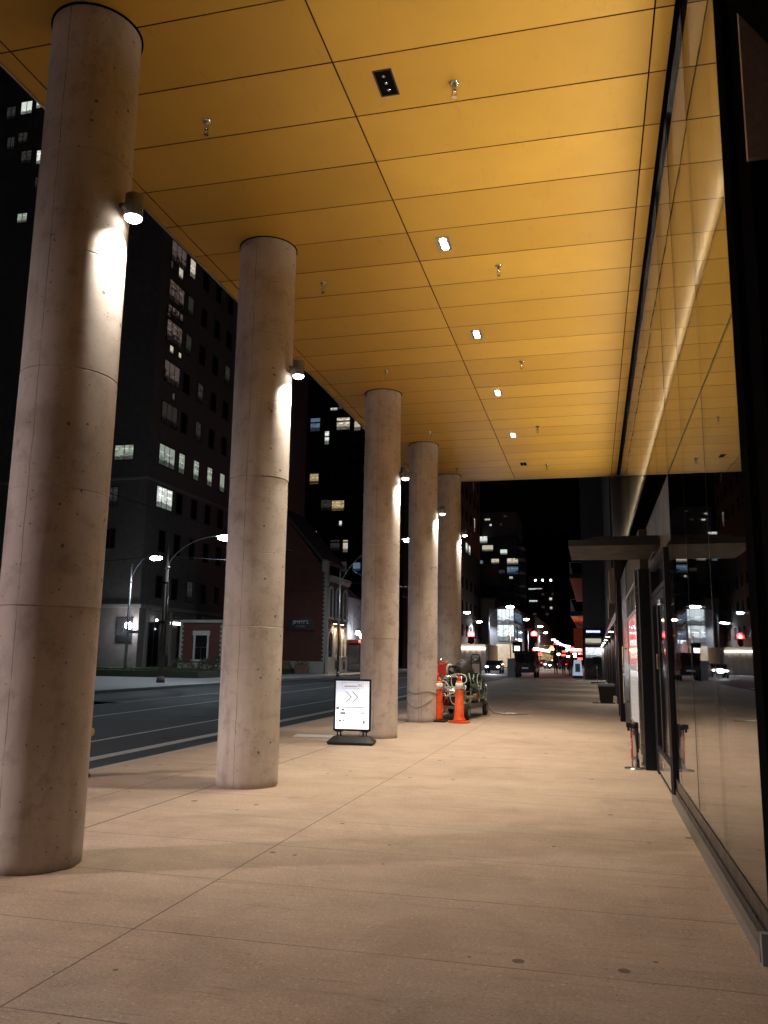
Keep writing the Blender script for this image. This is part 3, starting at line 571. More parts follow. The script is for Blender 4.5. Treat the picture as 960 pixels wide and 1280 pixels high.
# ------------------------------------------------------------------ loaded equipment cart by the fourth column
ct = thing('equipment_cart', 'low wheeled equipment cart loaded with hoses beside the roped column', 'cart', (-3.62,23.0,0), math.radians(-5))
b = MB(); b.box(-.48,.48,-1.6,1.5,.30,.36)
for x in (-.46,.46): b.box(x-.02,x+.02,-1.6,1.5,.24,.30)
b.build('deck', M['galv'], ct, bevel=.005)
b = MB()
for x in (-.45,.45):
    for y in (-1.55,-.55,.45,1.4): b.cyl((x,y,.36),(x,y,1.12 if y<0 else .92),.018,n=10)
    b.cyl((x,-1.55,1.10),(x,-.55,1.10),.018,n=10); b.cyl((x,-.55,.9),(x,1.4,.9),.018,n=10); b.cyl((x,-1.55,.72),(x,1.4,.72),.014,n=10)
b.cyl((-.45,-1.55,1.10),(.45,-1.55,1.10),.018,n=10); b.cyl((-.45,-1.55,.72),(.45,-1.55,.72),.014,n=10); b.cyl((-.45,1.4,.9),(.45,1.4,.9),.018,n=10)
b.build('rail', M['steel'], ct)
for x in (-.5,.5):
    for y in (-1.15,1.05):
        b = MB(); b.lathe([(.05,-.05),(.17,-.05),(.20,-.03),(.20,.03),(.17,.05),(.05,.05)], n=24); w = b.build('wheel', M['rubber'], ct, (x,y,.20), (0,PI/2,0))
        b = MB(); b.cyl((0,0,-.055),(0,0,.055),.10,n=16); b.build('rim', M['galv'], w)
b = MB(); b.box(-.40,.40,.1,1.35,.365,.95); b.box(-.33,.33,.2,1.2,.951,1.05); b.cyl((-.2,.3,1.05),(-.2,.3,1.2),.05,n=14); b.build('engine_box', M['plastic'], ct, bevel=.03)
b = MB(); b.cyl((-.32,-1.0,.62),(.32,-1.0,.62),.22,n=28); b.cyl((-.34,-1.0,.62),(-.36,-1.0,.62),.33,n=28); b.cyl((.34,-1.0,.62),(.36,-1.0,.62),.33,n=28); b.build('hose_reel', M['galv'], ct)
b = MB(); b.cyl((.46,-.25,.55),(.56,-.25,.55),.09,n=20); b.cyl((.2,-.3,.5),(.46,-.27,.52),.07,n=16); b.build('pump', M['tan'], ct)
# things lying on it
def loop_pts(c, rx, rz, turns, wob, seed, plane='yz', slope=0):
    rnd = random.Random(seed); out = []; n = int(turns*18); ph = [rnd.uniform(0,6) for _ in range(4)]
    for k in range(n):
        a = 2*PI*k/18; w = 1+wob*math.sin(a*.37+ph[0])+wob*.6*math.sin(a*1.7+ph[1]); off = .05*math.sin(a*.21+ph[2])+slope*k/n
        if plane == 'yz': out.append((c[0]+off, c[1]+rx*w*math.cos(a), c[2]+rz*w*math.sin(a)))
        elif plane == 'xz': out.append((c[0]+rx*w*math.cos(a), c[1]+off, c[2]+rz*w*math.sin(a)))
        else: out.append((c[0]+rx*w*math.cos(a), c[1]+rz*w*math.sin(a), c[2]+off*.4))
    return out
def tangle(c, r, n, rad, seed):
    rnd = random.Random(seed); pts = []; p = Vector(c); d = Vector((rnd.uniform(-1,1),rnd.uniform(-1,1),rnd.uniform(-1,1))).normalized()
    for k in range(n):
        pts.append(tuple(p)); d = (d+Vector((rnd.gauss(0,.35),rnd.gauss(0,.35),rnd.gauss(0,.35)))+(Vector(c)-p)*Vector((.55/r[0],.55/r[1],.55/r[2])).length*.28).normalized(); p = p+Vector((d.x*r[0],d.y*r[1],d.z*r[2]))*.30
    out = []
    for k in range(1, len(pts)-2):
        for q in range(3):
            t_ = q/3; a0,a1,a2,a3 = (Vector(pts[k+j]) for j in (-1,0,1,2))
            out.append(.5*((2*a1)+(a2-a0)*t_+(2*a0-5*a1+4*a2-a3)*t_*t_+(3*a1-a0-3*a2+a3)*t_**3))
    b = MB(); b.tube(out, rad, 7); return b
tag(tangle((-3.07,22.4,.80), (.16,.55,.42), 70, .017, 1).build('hose_tangle', M['greenhose']), 'pale green hose hanging in loose tangles on the cart side', 'hose')
tag(tangle((-3.55,21.33,.80), (.40,.14,.42), 70, .014, 4).build('rope_tangle', M['rope']), 'white rope tangled over the near end rail of the cart', 'rope')
tag(tangle((-3.62,22.2,1.16), (.42,.6,.14), 80, .022, 6).build('hose_tangle', M['rubber']), 'black hose heaped on top of the cart', 'hose')
tag(tangle((-3.9,21.5,.55), (.2,.2,.4), 60, .012, 9).build('cable_tangle', M['red']), 'thin red cable bundled low at the column side of the cart', 'cable')
for q,(x,y,z,sx,sy,sz,m,lab) in enumerate([(-3.7,21.75,.365,.5,.4,.30,'plastic','black tool crate at the near end of the cart deck'),(-3.75,22.5,.365,.42,.5,.42,'hydrant_dark','dark battered crate in the middle of the cart deck')]):
    cr = thing('tool_crate', lab, 'crate', (x,y,z), .1*q); b = MB(); b.box(-sx/2,sx/2,-sy/2,sy/2,0,sz); b.build('body', M[m], cr, bevel=.02); b = MB(); b.box(-sx/2-.01,sx/2+.01,-sy/2-.01,sy/2+.01,sz,sz+.03); b.build('lid', M[m], cr, bevel=.008)
t = thing('fuel_can', 'red fuel can standing high on the cart behind the traffic posts', 'fuel can', (-3.86,21.6,1.13), .3)
b = MB(); b.box(-.13,.13,-.09,.09,0,.28); b.build('body', M['red'], t, bevel=.03)
b = MB(); b.tube([(-.09,0,.27),(-.06,0,.34),(.04,0,.34),(.07,0,.27)], .018, 8); b.build('handle', M['red'], t)
b = MB(); b.cyl((.1,0,.27),(.15,0,.36),.028,n=14); b.build('cap', M['orange'], t)
t = thing('leaf_blower', 'black engine unit with grey face standing on the far end of the cart', 'machine', (-3.30,24.0,1.06), .2)
b = MB(); b.box(-.16,.16,-.14,.14,0,.42); b.ellipsoid((0,0,.42),(.16,.14,.12)); b.build('body', M['plastic'], t, bevel=.03)
b = MB(); b.box(-.10,.10,-.152,-.142,.1,.36); b.build('face_plate', M['galv'], t)
b = MB(); b.tube([(-.12,0,.5),(-.1,0,.62),(.1,0,.62),(.12,0,.5)], .018, 8); b.build('handle', M['plastic'], t)
b = MB(); b.ellipsoid((0,0,0),(.27,.36,.33),18,12,.035); tag(b.build('dark_sack', M['hydrant_dark'], None, (-3.50,22.95,1.20)), 'lumpy dark sack on the middle of the cart', 'sack')
for q,(x,y,h,m,lab) in enumerate([(-3.98,21.75,.55,'steel','chrome pipe standing upright at the column side of the cart'), (-3.70,21.55,.42,'rope','pale pipe standing upright behind the orange cone')]):
    b = MB(); b.tube([(0,0,0),(0,0,h),(.05,.02,h+.06),(.12,.04,h+.05)], .03, 10); tag(b.build('pipe', M[m], None, (x,y,.92)), lab, 'pipe')
b = MB()
pts = []
for k in range(26):
    a = PI*1.02+ (2*PI*.62)*k/25; pts.append((XC+(R0+.014)*math.cos(a), CY[3]+(R0+.014)*math.sin(a), .72+.03*math.sin(k*.6)))
pts += [(-3.95,20.78,.66),(-3.6,21.1,.62),(-3.25,21.35,.63),(-3.06,21.9,.58),(-3.04,22.8,.50),(-3.0,23.6,.62)]
b.tube(pts, .012, 6); pts = [(XC+(R0+.013)*math.cos(-PI*.95+k*.09), CY[3]+(R0+.013)*math.sin(-PI*.95+k*.09), .60-.25*math.sin(k*.12)) for k in range(26)]
b.tube(pts, .008, 6); tag(b.build('rope', M['greyline']), 'thin grey rope tied round the fourth column and stretched to the cart', 'rope')
b = MB(); b.tube([(-3.08,23.2,.95),(-3.02,23.5,.6),(-2.98,24.0,.25),(-2.85,24.5,.02),(-2.5,24.7,.012),(-2.2,24.5,.012),(-1.9,24.6,.012)], .014, 8); tag(b.build('cable', M['greyline']), 'grey cable trailing from the cart onto the pavement', 'cable')
random.seed(4)
b = MB()
g = bmesh.ops.create_grid(b.bm, x_segments=10, y_segments=8, size=.5)
for v in b.bm.verts: v.co = Vector((v.co.x*.5, v.co.y*.55, .012+.03*abs(mnoise.noise(v.co*5))))
tag(b.build('paper_scrap', M['white'], None, (-2.45,24.6,.004), (0,0,.4)), 'crumpled white scrap of paper on the pavement past the cart', 'litter')

# ------------------------------------------------------------------ ash bin, planter, sign stand
t = thing('ash_bin', 'steel cylinder ash bin with red label and dark cap beside the door', 'bin', (.56,13.3,0), 0)
b = MB(); b.lathe([(.15,0),(.15,.012),(.10,.02)], n=28); b.box(-.16,.17,-.12,.12,.0,.014); b.build('base_plate', M['steel'], t)
b = MB(); b.lathe([(.058,.016),(.058,.60),(.05,.62)], n=28); body = b.build('tube', M['steel'], t)
b = MB(); b.lathe([(.064,.585),(.066,.655),(.05,.675)], n=24); b.box(-.115,-.04,-.055,.04,.60,.665); b.cyl((-.085,-.02,.55),(-.085,-.02,.605),.018,n=10); b.build('cap', M['plastic'], t)
b = MB(); n = 10
for k in range(n):
    a0, a1 = math.radians(-188+62*k/n), math.radians(-188+62*(k+1)/n); r = .0595
    b.quad((r*math.cos(a0),r*math.sin(a0),.14),(r*math.cos(a1),r*math.sin(a1),.14),(r*math.cos(a1),r*math.sin(a1),.53),(r*math.cos(a0),r*math.sin(a0),.53))
b.build('red_label', M['redlabel'], body)
for q, ch in enumerate('ASK'):
    a = math.radians(-150); r = .0612
    text_obj('lettering', ch, .055, M['reflect'], body, (r*math.cos(a), r*math.sin(a), .42-.055*q), (PI/2,0,a+PI/2), .0008)
b = MB(); b.box(.085,.10,-.04,.05,.10,.20); b.build('tag_plate', M['reflect'], t)

t = thing('planter_bin', 'dark square tapered planter tub standing at the shop wall', 'planter', (.41,32.3,0), 0)
b = MB(); b.hexa([(-.22,-.22,.02),(.22,-.22,.02),(.22,.22,.02),(-.22,.22,.02)], [(-.29,-.29,.62),(.29,-.29,.62),(.29,.29,.62),(-.29,.29,.62)])
for k in range(6): b.box(-.25+k*.085,-.235+k*.085,-.285,-.26,.1,.6)
b.build('tub', M['plastic'], t, bevel=.01)
b = MB(); b.box(-.31,.31,-.31,.31,.62,.70); b.build('rim', M['greybox'], t, bevel=.012)
b = MB(); b.box(-.50,.30,-.30,.30,0,.018); b.build('base_plate', M['plastic'], t)
t = thing('sign_stand', 'slim post on a dark square foot farther along the shop wall', 'sign stand', (.20,59,0))
b = MB(); b.box(-.45,.5,-.35,.35,0,.06); b.build('foot', M['plastic'], t, bevel=.02)
b = MB(); b.cyl((0,0,.06),(0,0,1.35),.03,n=12); b.build('post', M['galv'], t)
b = MB(); b.box(-.28,.28,-.02,.02,1.3,1.75); b.build('board', M['plastic'], t)

# ------------------------------------------------------------------ hydrant behind the near column
t = thing('fire_hydrant', 'yellow topped fire hydrant at the kerb, mostly hidden by the nearest column', 'hydrant', (-7.02+.02,10.55,0-.0), 0)
t.location = (-6.56,9.84,0)
b = MB(); b.lathe([(.17,0),(.17,.03),(.115,.04),(.105,.50),(.125,.52)], n=24); b.build('barrel', M['hydrant_dark'], t)
b = MB(); b.lathe([(.13,.52),(.13,.60),(.12,.66),(.07,.74),(.03,.76),(.03,.80)], n=24); b.cyl((-.19,0,.57),(.19,0,.57),.05,n=16); b.cyl((0,-.17,.56),(0,0,.56),.06,n=16); b.build('cap', M['hydrant'], t)

# ------------------------------------------------------------------ buildings: helpers
def face_window(parent, axis, plane, u, z, w, h, mat, frame=True, bars=0, depth=.06):
    """a window on a wall: frame (part) with its pane (sub-part); axis 'x' = wall normal along x facing +x, 'y' = wall facing -y"""
    def bx(b, u0, u1, z0, z1, d0, d1):
        if axis == 'x': b.box(plane+d0, plane+d1, u0, u1, z0, z1)
        else: b.box(u0, u1, plane-d1, plane-d0, z0, z1)
    if frame:
        b = MB(); f = .07
        bx(b,u-w/2-f,u-w/2,z-h/2-f,z+h/2+f,-.02,depth); bx(b,u+w/2,u+w/2+f,z-h/2-f,z+h/2+f,-.02,depth); bx(b,u-w/2,u+w/2,z-h/2-f,z-h/2,-.02,depth+.05); bx(b,u-w/2,u+w/2,z+h/2,z+h/2+f,-.02,depth)
        for k in range(bars):
            q = u-w/2+(k+1)*w/(bars+1); bx(b,q-.025,q+.025,z-h/2,z+h/2,-.02,depth-.02)
        win = b.build('window', M['frame'], parent)
        b = MB(); bx(b,u-w/2+.001,u+w/2-.001,z-h/2+.001,z+h/2-.001,-.02,.012); b.build('pane', M[mat], win)
    else:
        b = MB(); bx(b,u-w/2,u+w/2,z-h/2,z+h/2,-.02,.03); b.build('window', M[mat], parent)
# tall stone tower across the road
tw = thing('stone_tower', 'tall dark stone office tower with lit corner windows behind the street lamp', 'building', (-36,61,0))
tw2 = tw; inv = Vector((-36,61,0))
def local(fn, root, *a, **k):
    before = set(bpy.data.objects); fn(*a, **k)
    for o in set(bpy.data.objects)-before:
        if o.parent == root: o.location = o.location - root.location
b = MB(); b.box(-80,-36,61,100,0,95); b.build('wall', M['towerwall'], tw).location = -inv
b = MB(); b.box(-80.2,-35.75,60.75,100.2,5.2,5.5); b.box(-80.1,-35.85,60.85,100.1,16.0,16.2); b.build('cornice', M['quoin'], tw).location = -inv
rows = [7.15, 11.1, 14.85, 18.6, 22.4, 26.2, 30.0, 33.8, 37.6, 41.4]
lit = {(18.6,0):'r_green',(18.6,1):'r_green',(18.6,2):'r_green',(18.6,3):'r_green',(18.6,4):'r_green',(22.4,0):'r_dim',(22.4,2):'r_dim',(14.85,0):'r_white',(30.0,4):'r_dim',(26.2,2):'r_dim',(37.6,1):'r_cream',(37.6,0):'refl_pink',(33.8,0):'refl_pink',(33.8,1):'r_dim',(30.0,0):'refl_pink',(30.0,1):'r_dim',(26.2,0):'refl_pink',(41.4,0):'refl_pink',(41.4,1):'r_dim',(7.15,2):'r_dim'}
for z in rows:
    for k in range(6 if z < 30 else 5):
        y = 63.9 if k == 0 else 66.6+2.85*(k-1); big = k == 0 and z > 12
        local(face_window, tw, tw, 'x', -36, y, z, 2.7 if big else 1.05, 1.8 if not (big and z > 20) else 1.9, lit.get((z,k),'darkglass'), True, 2 if big else 0)
for z in (32.0,): local(face_window, tw, tw, 'x', -36, 63.9, z, 2.7, .8, 'refl_pink', True, 3)
for x, z, m, w, h in [(-38.4,18.4,'r_green',2.2,1.6),(-41.2,18.6,'r_dim',2.2,1.6),(-39.2,14.6,'r_dim',1.2,2),(-39.2,11,'darkglass',1.2,2),(-53.3,52.9,'r_dim',1.2,1.7),(-51.6,53.2,'r_white',1.5,1.7),(-50,53.6,'r_white',1.3,1.7),(-53.0,49.6,'r_dim',1.0,1.7),(-51.7,50,'r_dim',1.2,1.5),(-51.1,47.9,'r_dim',1.4,1.7),(-49.5,47.7,'r_white',1.1,1.8),(-48.1,47.2,'r_cream',.8,.7),(-49.6,45,'r_dim',.6,1.6),(-50.9,41.6,'r_green',1.3,1.2),(-48.0,53.4,'r_dim',.6,.6)]:
    local(face_window, tw, tw, 'y', 61, x, z, w*.8, h*.8, m, True, 1)
random.seed(77)
for k in range(11):
    local(face_window, tw, tw, 'x', -36, 62.7+random.choice((0,.85,1.7,2.4)), random.choice((20.6,24.2,28.0,28.4,31.6,32.2,35.5,36.1,39.6)), random.uniform(.4,.8), random.uniform(.5,1.0), random.choice(('refl_pink','r_cream','refl_pink','r_dim')), True, 0)
# ground floor shop of the tower: lit bay, doors
b = MB(); b.box(-37.9,-36.5,60.9,60.98,2.4,4.4); b.build('lit_bay', M['r_dim'], tw).location = -inv
b = MB()
for y in (62.0,64.6,66.2,70.6,72.3): b.box(-36.01,-35.9,y,y+.35,0,5.15)
b.build('shop_pier', M['quoin'], tw).location = -inv
for y, m in ((63.5,'darkglass'),(65.5,'r_dim'),(68.4,'darkglass')):
    local(face_window, tw, tw, 'x', -36, y, 2.3, 1.7, 3.6, m, True, 1)
b = MB(); b.box(-35.99,-35.92,66.7,68.3,4.55,4.95); b.build('shop_sign', M['black'], tw).location = -inv
b = MB()
for k in range(6): b.box(-35.915,-35.905,66.9+k*.21,67.03+k*.21,4.66,4.86)
b.build('sign_lettering', M['quoin'], tw).location = -inv
b = MB(); b.box(-35.98,-35.93,66.2,68.1,4.05,4.3); b.build('lit_lintel', M['g_small'], tw).location = -inv
def lamp_ball(x,y,z,r,label,mat='g_white',group=None):
    t = thing('globe_lamp', label, 'lamp', (x,y,z), 0, group)
    b = MB(); b.ellipsoid((0,0,0),(r,r,r),14,10); b.build('globe', M[mat], t); b = MB(); b.cyl((0,.0,r*.8),(0,.0,r*1.6),r*.4,n=10); b.build('bracket', M['black'], t); return t
lamp_ball(-36.6,60.5,3.75,.30,'bright white wall lamp at the corner of the stone tower','g_whiteb')
L = bpy.data.lights.new('bulb','POINT'); L.energy = 90; L.color = (.9,.95,1); L.shadow_soft_size = .3; o = bpy.data.objects.new('bulb', L); COL.objects.link(o); o.location = (-36.4,60.0,3.7)
lamp_ball(-35.6,63.2,4.3,.10,'tiny white lamp above the tower shop door')
lamp_ball(-35.6,64.4,3.6,.08,'tiny dim white lamp between the tower shop doors')
# brick pavilion with stone quoins
pv = thing('brick_pavilion', 'small red brick pavilion with stone quoins and a single sash window', 'building', (-29.8,60,0))
def Q(b, x, y0, z0, z1, side):
    z = z0; k = 0
    while z < z1-.05:
        w = .30 if k%2 else .18; b.box(min(x,x+side*w), max(x,x+side*w), y0-.04, y0+.2, z, z+.17); z += .18; k += 1
b = MB(); b.box(-1.85,1.85,0,4.2,.0,4.05); b.build('wall', M['brick'], pv)
b = MB(); Q(b,-1.87,0,.9,3.95,1); b.build('quoin_strip', M['quoin'], pv)
b = MB(); Q(b,1.87,0,.9,3.95,-1); b.build('quoin_strip', M['quoin'], pv)
b = MB(); b.box(-1.95,1.95,-.08,4.3,.0,.88); b.build('stone_base', M['quoin'], pv)
b = MB(); b.box(-2.0,2.0,-.14,4.35,3.98,4.1); b.box(-1.9,1.9,-.05,4.25,4.1,4.2); b.build('roof', M['quoin'], pv)
b = MB(); b.box(-.66,-.50,-.07,.05,1.1,3.0); b.box(.50,.66,-.07,.05,1.1,3.0); b.box(-.74,.74,-.09,.05,3.0,3.35); b.box(-.76,.76,-.14,.05,.98,1.12); wf = b.build('window', M['sill'], pv)
b = MB(); b.box(-.499,.499,-.02,.03,1.121,2.999); b.build('pane', M['darkglass'], wf)
b = MB(); b.box(-.5,.5,-.035,-.021,2.05,2.1); b.box(-.02,.02,-.034,-.021,1.12,2.05); b.build('glazing_bar', M['frame'], wf)
# brick corner house with the coffee shop sign
jm = thing('brick_corner_house', 'gabled red brick corner house with stone quoins and arched lit windows', 'building', (-22.6,69,0))
b = MB(); b.prism([(-9,0),(0,0),(0,8.9),(-.6,9.6),(-4.6,14.6),(-9,10)], 'y', 0, .5); b.box(-9,0,.501,6.6,0,8.4); b.build('wall', M['brick'], jm)
b = MB(); b.box(-.001,.05,.0,6.6,1.45,8.45); b.build('front_wall', M['brownbrick'], jm)
b = MB(); Q(b,.06,0,1.0,8.9,-1); b.box(.051,.10,0,.55,1.0,9.6); b.box(-.4,.06,-.06,.5,8.9,9.9); b.build('quoin_strip', M['quoin'], jm)
b = MB(); b.box(-9.05,.09,-.09,0,0,1.05); b.box(.0,.13,-.09,6.6,0,1.45); b.build('stone_base', M['quoin'], jm)
b = MB(); b.box(.03,.3,.5,6.75,8.3,8.6); b.box(.03,.2,.5,6.7,8.05,8.3); b.build('cornice', M['sill'], jm)
b = MB(); b.prism([(-9,10.2),(-4.6,14.9),(-.3,9.95),(-.3,9.6),(-4.6,14.5),(-9,9.8)], 'y', .05, 6.5); b.build('roof', M['roof'], jm)
def arch(y, z0, z1, w, m, base):
    n = 10; out = []
    def ring(r): return [(y-r,z0)]+[(y+r*math.cos(PI-PI*k/n), z1-w/2+r*math.sin(PI*k/n)) for k in range(n+1)]+[(y+r,z0)]
    A, B = ring(w/2), ring(w/2+.16); b = MB()
    for k in range(len(A)-1):
        b.hexa([(.04,*A[k]),(.04,*A[k+1]),(.04,*B[k+1]),(.04,*B[k])],[(.17,*A[k]),(.17,*A[k+1]),(.17,*B[k+1]),(.17,*B[k])])
    b.box(.04,.24,y-w/2-.2,y+w/2+.2,z0-.16,z0); wn = b.build(base, M['sill'], jm)
    b = MB(); b.prism(A, 'x', .03, .07); b.build('pane', M[m], wn)
    b = MB(); b.box(.071,.1,y-.03,y+.03,z0,z1-.05); b.box(.071,.1,y-w/2,y+w/2,(z0+z1)/2-.03,(z0+z1)/2+.03); b.build('glazing_bar', M['frame'], wn); return wn
for y in (1.15,3.2,5.4): arch(y,4.9,7.5,.85,'darkglass','window')
arch(1.2,.1,3.6,1.3,'darkglass','doorway')
for y in (3.1,5.3): arch(y,1.55,4.0,.95,'r_warm','window')
for y in (3.1,5.3):
    b = MB(); b.box(.134,.15,y-.5,y+.5,.25,1.2); wn = b.build('window', M['sill'], jm); b = MB(); b.box(.151,.16,y-.38,y+.38,.33,1.1); b.build('pane', M['darkglass'], wn)
for k, (y, lab) in enumerate(((2.15,'warm down light between the arched windows of the corner house'),(4.25,'warm down light beyond the second arched window of the corner house'))):
    t = thing('wall_light', lab, 'lamp', (-22.35,69+y,4.35), 0, 'warm lights on the corner house'); b = MB(); b.box(-.2,.1,-.35,.35,.02,.10); b.build('hood', M['black'], t); b = MB(); b.box(-.1,.06,-.3,.3,0,.018); b.build('lens', M['g_warm'], t)
    spot('bulb', t, (.12,0,-.05), 380, 150, 1, (1,.72,.42), .1)
sb = thing('shop_sign', 'dark board with small white lettering on the brick side wall', 'sign', (-24.75,68.96,0))
b = MB(); b.prism([(-1.25,3.75),(1.2,3.75),(1.2,4.55),(.9,4.75),(.2,4.85),(-.9,4.75),(-1.25,4.55)], 'y', -.06, .0); b.build('board', M['black'], sb, bevel=.01)
text_obj('lettering', "JIMMY'S", .44, M['white'], sb, (-.1,-.066,4.42), (PI/2,0,0), .006); text_obj('lettering', 'COFFEE', .25, M['quoin'], sb, (-.1,-.066,4.05), (PI/2,0,0), .006)
for x, lab in ((-1.0,'left'),(1.0,'right')):
    t = thing('picture_light', 'small sign light under the %s end of the dark shop board'%lab, 'lamp', (-24.75+x,68.8,3.62)); b = MB(); b.cyl((-.12,0,0),(.12,0,0),.035,n=10); b.build('tube', M['steel'], t); b = MB(); b.tube([(0,.0,0),(0,.1,.02),(0,.16,.12)], .015, 6); b.build('arm', M['black'], t)
for x, s, lab in ((-25.9,.8,'clay planter box at the left foot of the corner house'),(-24.4,1.0,'wider clay planter box with low plants by the stone base')):
    t = thing('planter_box', lab, 'planter', (x,68.3,0)); b = MB(); b.hexa([(-.5*s,-.25,0),(.5*s,-.25,0),(.5*s,.25,0),(-.5*s,.25,0)],[(-.6*s,-.3,.75),(.6*s,-.3,.75),(.6*s,.3,.75),(-.6*s,.3,.75)]); b.build('box', M['terracotta'], t, bevel=.015)
    b = MB(); random.seed(int(s*10))
    for k in range(160):
        p = Vector((random.uniform(-.55,.55)*s,random.uniform(-.25,.25),.75+random.random()**2*.4)); d = Vector((random.uniform(-1,1),random.uniform(-1,1),random.uniform(.1,1))).normalized()*.11; e = d.orthogonal().normalized()*.04
        b.bm.faces.new([b.bm.verts.new(q) for q in (p-e,p+d*.5-e*.2,p+d,p+e)])
    b.build('plants', M['shrub'], t)
# pale house beyond it and the lit shop front
ph = thing('pale_house', 'pale blue grey rendered house wall beyond the brick corner house', 'building', (-22.9,76.2,0))
b = MB(); b.prism([(-6,0),(0,0),(0,7.2),(-2.5,9.2),(-6,7)], 'y', 0, 5.6); b.build('wall', M['bluegrey'], ph)
b = MB(); b.box(.002,.1,.8,4.5,.2,2.6); b.build('shop_window', M['r_dim'], ph)
b = MB(); b.box(.05,1.1,.6,4.8,2.8,3.1); b.build('awning', M['orange'], ph)
lamp_ball(-21.6,77.9,3.5,.36,'bright round lamp in front of the pale house','g_whiteb'); lamp_ball(-21.9,76.9,3.75,.22,'small lamp over the orange awning of the pale house','g_whiteb')

# bare tree
def bare_tree(loc, h, label, seed):
    rnd = random.Random(seed); t = thing('bare_tree', label, 'tree', loc)
    b = MB(); b.tube([(0,0,0),(.03,.02,h*.25),(-.02,.03,h*.45)], [.10,.075,.05], 8); b.build('trunk', M['bark'], t)
    b = MB()
    def grow(p, d, l, r, n):
        q = p+d*l; b.tube([p, (p+q)/2+Vector((rnd.uniform(-1,1),rnd.uniform(-1,1),0))*l*.06, q], [r, r*.8, r*.55], 5)
        if n:
            for _ in range(3):
                grow(q, (d+Vector((rnd.uniform(-.8,.8),rnd.uniform(-.8,.8),rnd.uniform(-.1,.5)))).normalized(), l*rnd.uniform(.6,.85), r*.55, n-1)
    for k in range(4):
        a = k*1.6+rnd.random(); grow(Vector((-.01,.02,h*(.3+.04*k))), Vector((math.cos(a)*.6,math.sin(a)*.6,.8)).normalized(), h*.2, .035, 3)
    b.build('crown', M['bark'], t); return t
bare_tree((-21.2,76.0,0), 7.5, 'slim bare street tree in front of the pale house', 3)
# shrubs and bicycles at the pavilion
def shrub(loc, r, label, seed, m='shrub'):
    rnd = random.Random(seed); t = thing('shrub', label, 'shrub', loc, 0, 'shrubs by the pavilion'); b = MB()
    for k in range(420):
        d = Vector((rnd.gauss(0,1),rnd.gauss(0,1),rnd.gauss(0,1))).normalized(); p = d*r*(.55+.5*rnd.random()**.5); p.z = abs(p.z)*1.0
        p += Vector((mnoise.noise(p*3),mnoise.noise(p*3+Vector((5,0,0))),0))*.15
        e = d.orthogonal().normalized()*.05; f = (d+Vector((rnd.uniform(-1,1),)*3)*.6).normalized()*.13
        b.bm.faces.new([b.bm.verts.new(q) for q in (p-e,p+f*.5-e*.4,p+f,p+e)])
    b.build('foliage', M[m], t); b = MB()
    for k in range(6): b.cyl((0,0,-.05),(rnd.uniform(-.4,.4)*r,rnd.uniform(-.4,.4)*r,r*.8),.02,.008,n=6)
    b.build('stems', M['bark'], t)
shrub((-30.6,58.6,.42), .85, 'reddish shrub under the left of the pavilion window', 1); shrub((-28.6,58.8,.42), .8, 'wider reddish shrub at the right foot of the pavilion', 2)
def bicycle(loc, rz, label):
    t = thing('bicycle', label, 'bicycle', loc, rz, 'bicycles at the pavilion')
    for x in (-.52,.52):
        b = MB(); b.tube([(x+.33*math.cos(2*PI*k/20),0,.34+.33*math.sin(2*PI*k/20)) for k in range(21)], .018, 6)
        for k in range(6): b.cyl((x-.32*math.cos(PI*k/6),0,.34-.32*math.sin(PI*k/6)),(x+.32*math.cos(PI*k/6),0,.34+.32*math.sin(PI*k/6)),.003,n=4)
        b.build('wheel', M['rubber'], t)
    b = MB(); P = {'a':(-.52,0,.34),'b':(-.05,0,.32),'c':(-.2,0,.8),'d':(.33,0,.82),'e':(.52,0,.34),'f':(.36,0,.98)}
    for q in ('ab','bc','cd','bd','de','df','ac'): b.cyl(P[q[0]],P[q[1]],.018,n=8)
    b.build('frame', M['steel'], t); b = MB(); b.ellipsoid((-.22,0,.9),(.14,.07,.04)); b.build('saddle', M['rubber'], t); b = MB(); b.tube([(.34,-.25,1.0),(.38,0,1.0),(.34,.25,1.0)], .014, 6); b.build('handlebar', M['black'], t)
bicycle((-28.2,59.4,.42), .1, 'parked bicycle nearer the right corner of the pavilion'); bicycle((-27.6,58.9,.42), .35, 'parked bicycle farther out from the pavilion corner')
# ------------------------------------------------------------------ street lamps, poles, wires
def street_lamp(x, y, arm, z, label, pole_h=None, mat='g_street', e=0, r=.11, base='galv', z0=-.01, col=None):
    t = thing('street_lamp', label, 'street lamp', (x,y,z0), 0, 'street lamps'); ph = pole_h or z-.3
    b = MB(); b.cyl((0,0,0),(0,0,ph),r,r*.62,n=14); b.cyl((0,0,0),(0,0,.35),r*1.5,r*1.2,n=14); b.build('pole', M[base], t)
    b = MB(); n = 12; st = ph*.84
    pts = [(arm*(1-math.cos(PI/2*k/n))*.35+arm*.65*(k/n)**1.3, 0, st+(z+.12-st)*math.sin(PI/2*k/n)) for k in range(n+1)]
    b.tube(pts, .035, 8); b.cyl((0,0,st-.06),(0,0,st+.06),r*1.1,n=12); b.build('arm', M['galv'], t)
    s = 1 if arm > 0 else -1
    b = MB(); b.ellipsoid((arm+s*.32,0,z+.10),(.42,.19,.13),14,8); hd = b.build('head', M['galv'], t)
    b = MB(); b.ellipsoid((arm+s*.36,0,z),(.46,.25,.17),16,10); b.build('lens', M[mat], hd)  # lens drawn oversized, the lamp's bloom is put into its shape
    if e: spot('bulb', t, (arm+s*.36,0,z-.16), e, 168, .5, col or ((.78,.9,1) if mat == 'g_street' else (1,.75,.45)), .15)
    return t
l1 = street_lamp(-23.1,41.8,3.1,7.95,'wooden pole street lamp with long curved arm across the road', 7.55, e=2600, r=.16, base='wood')
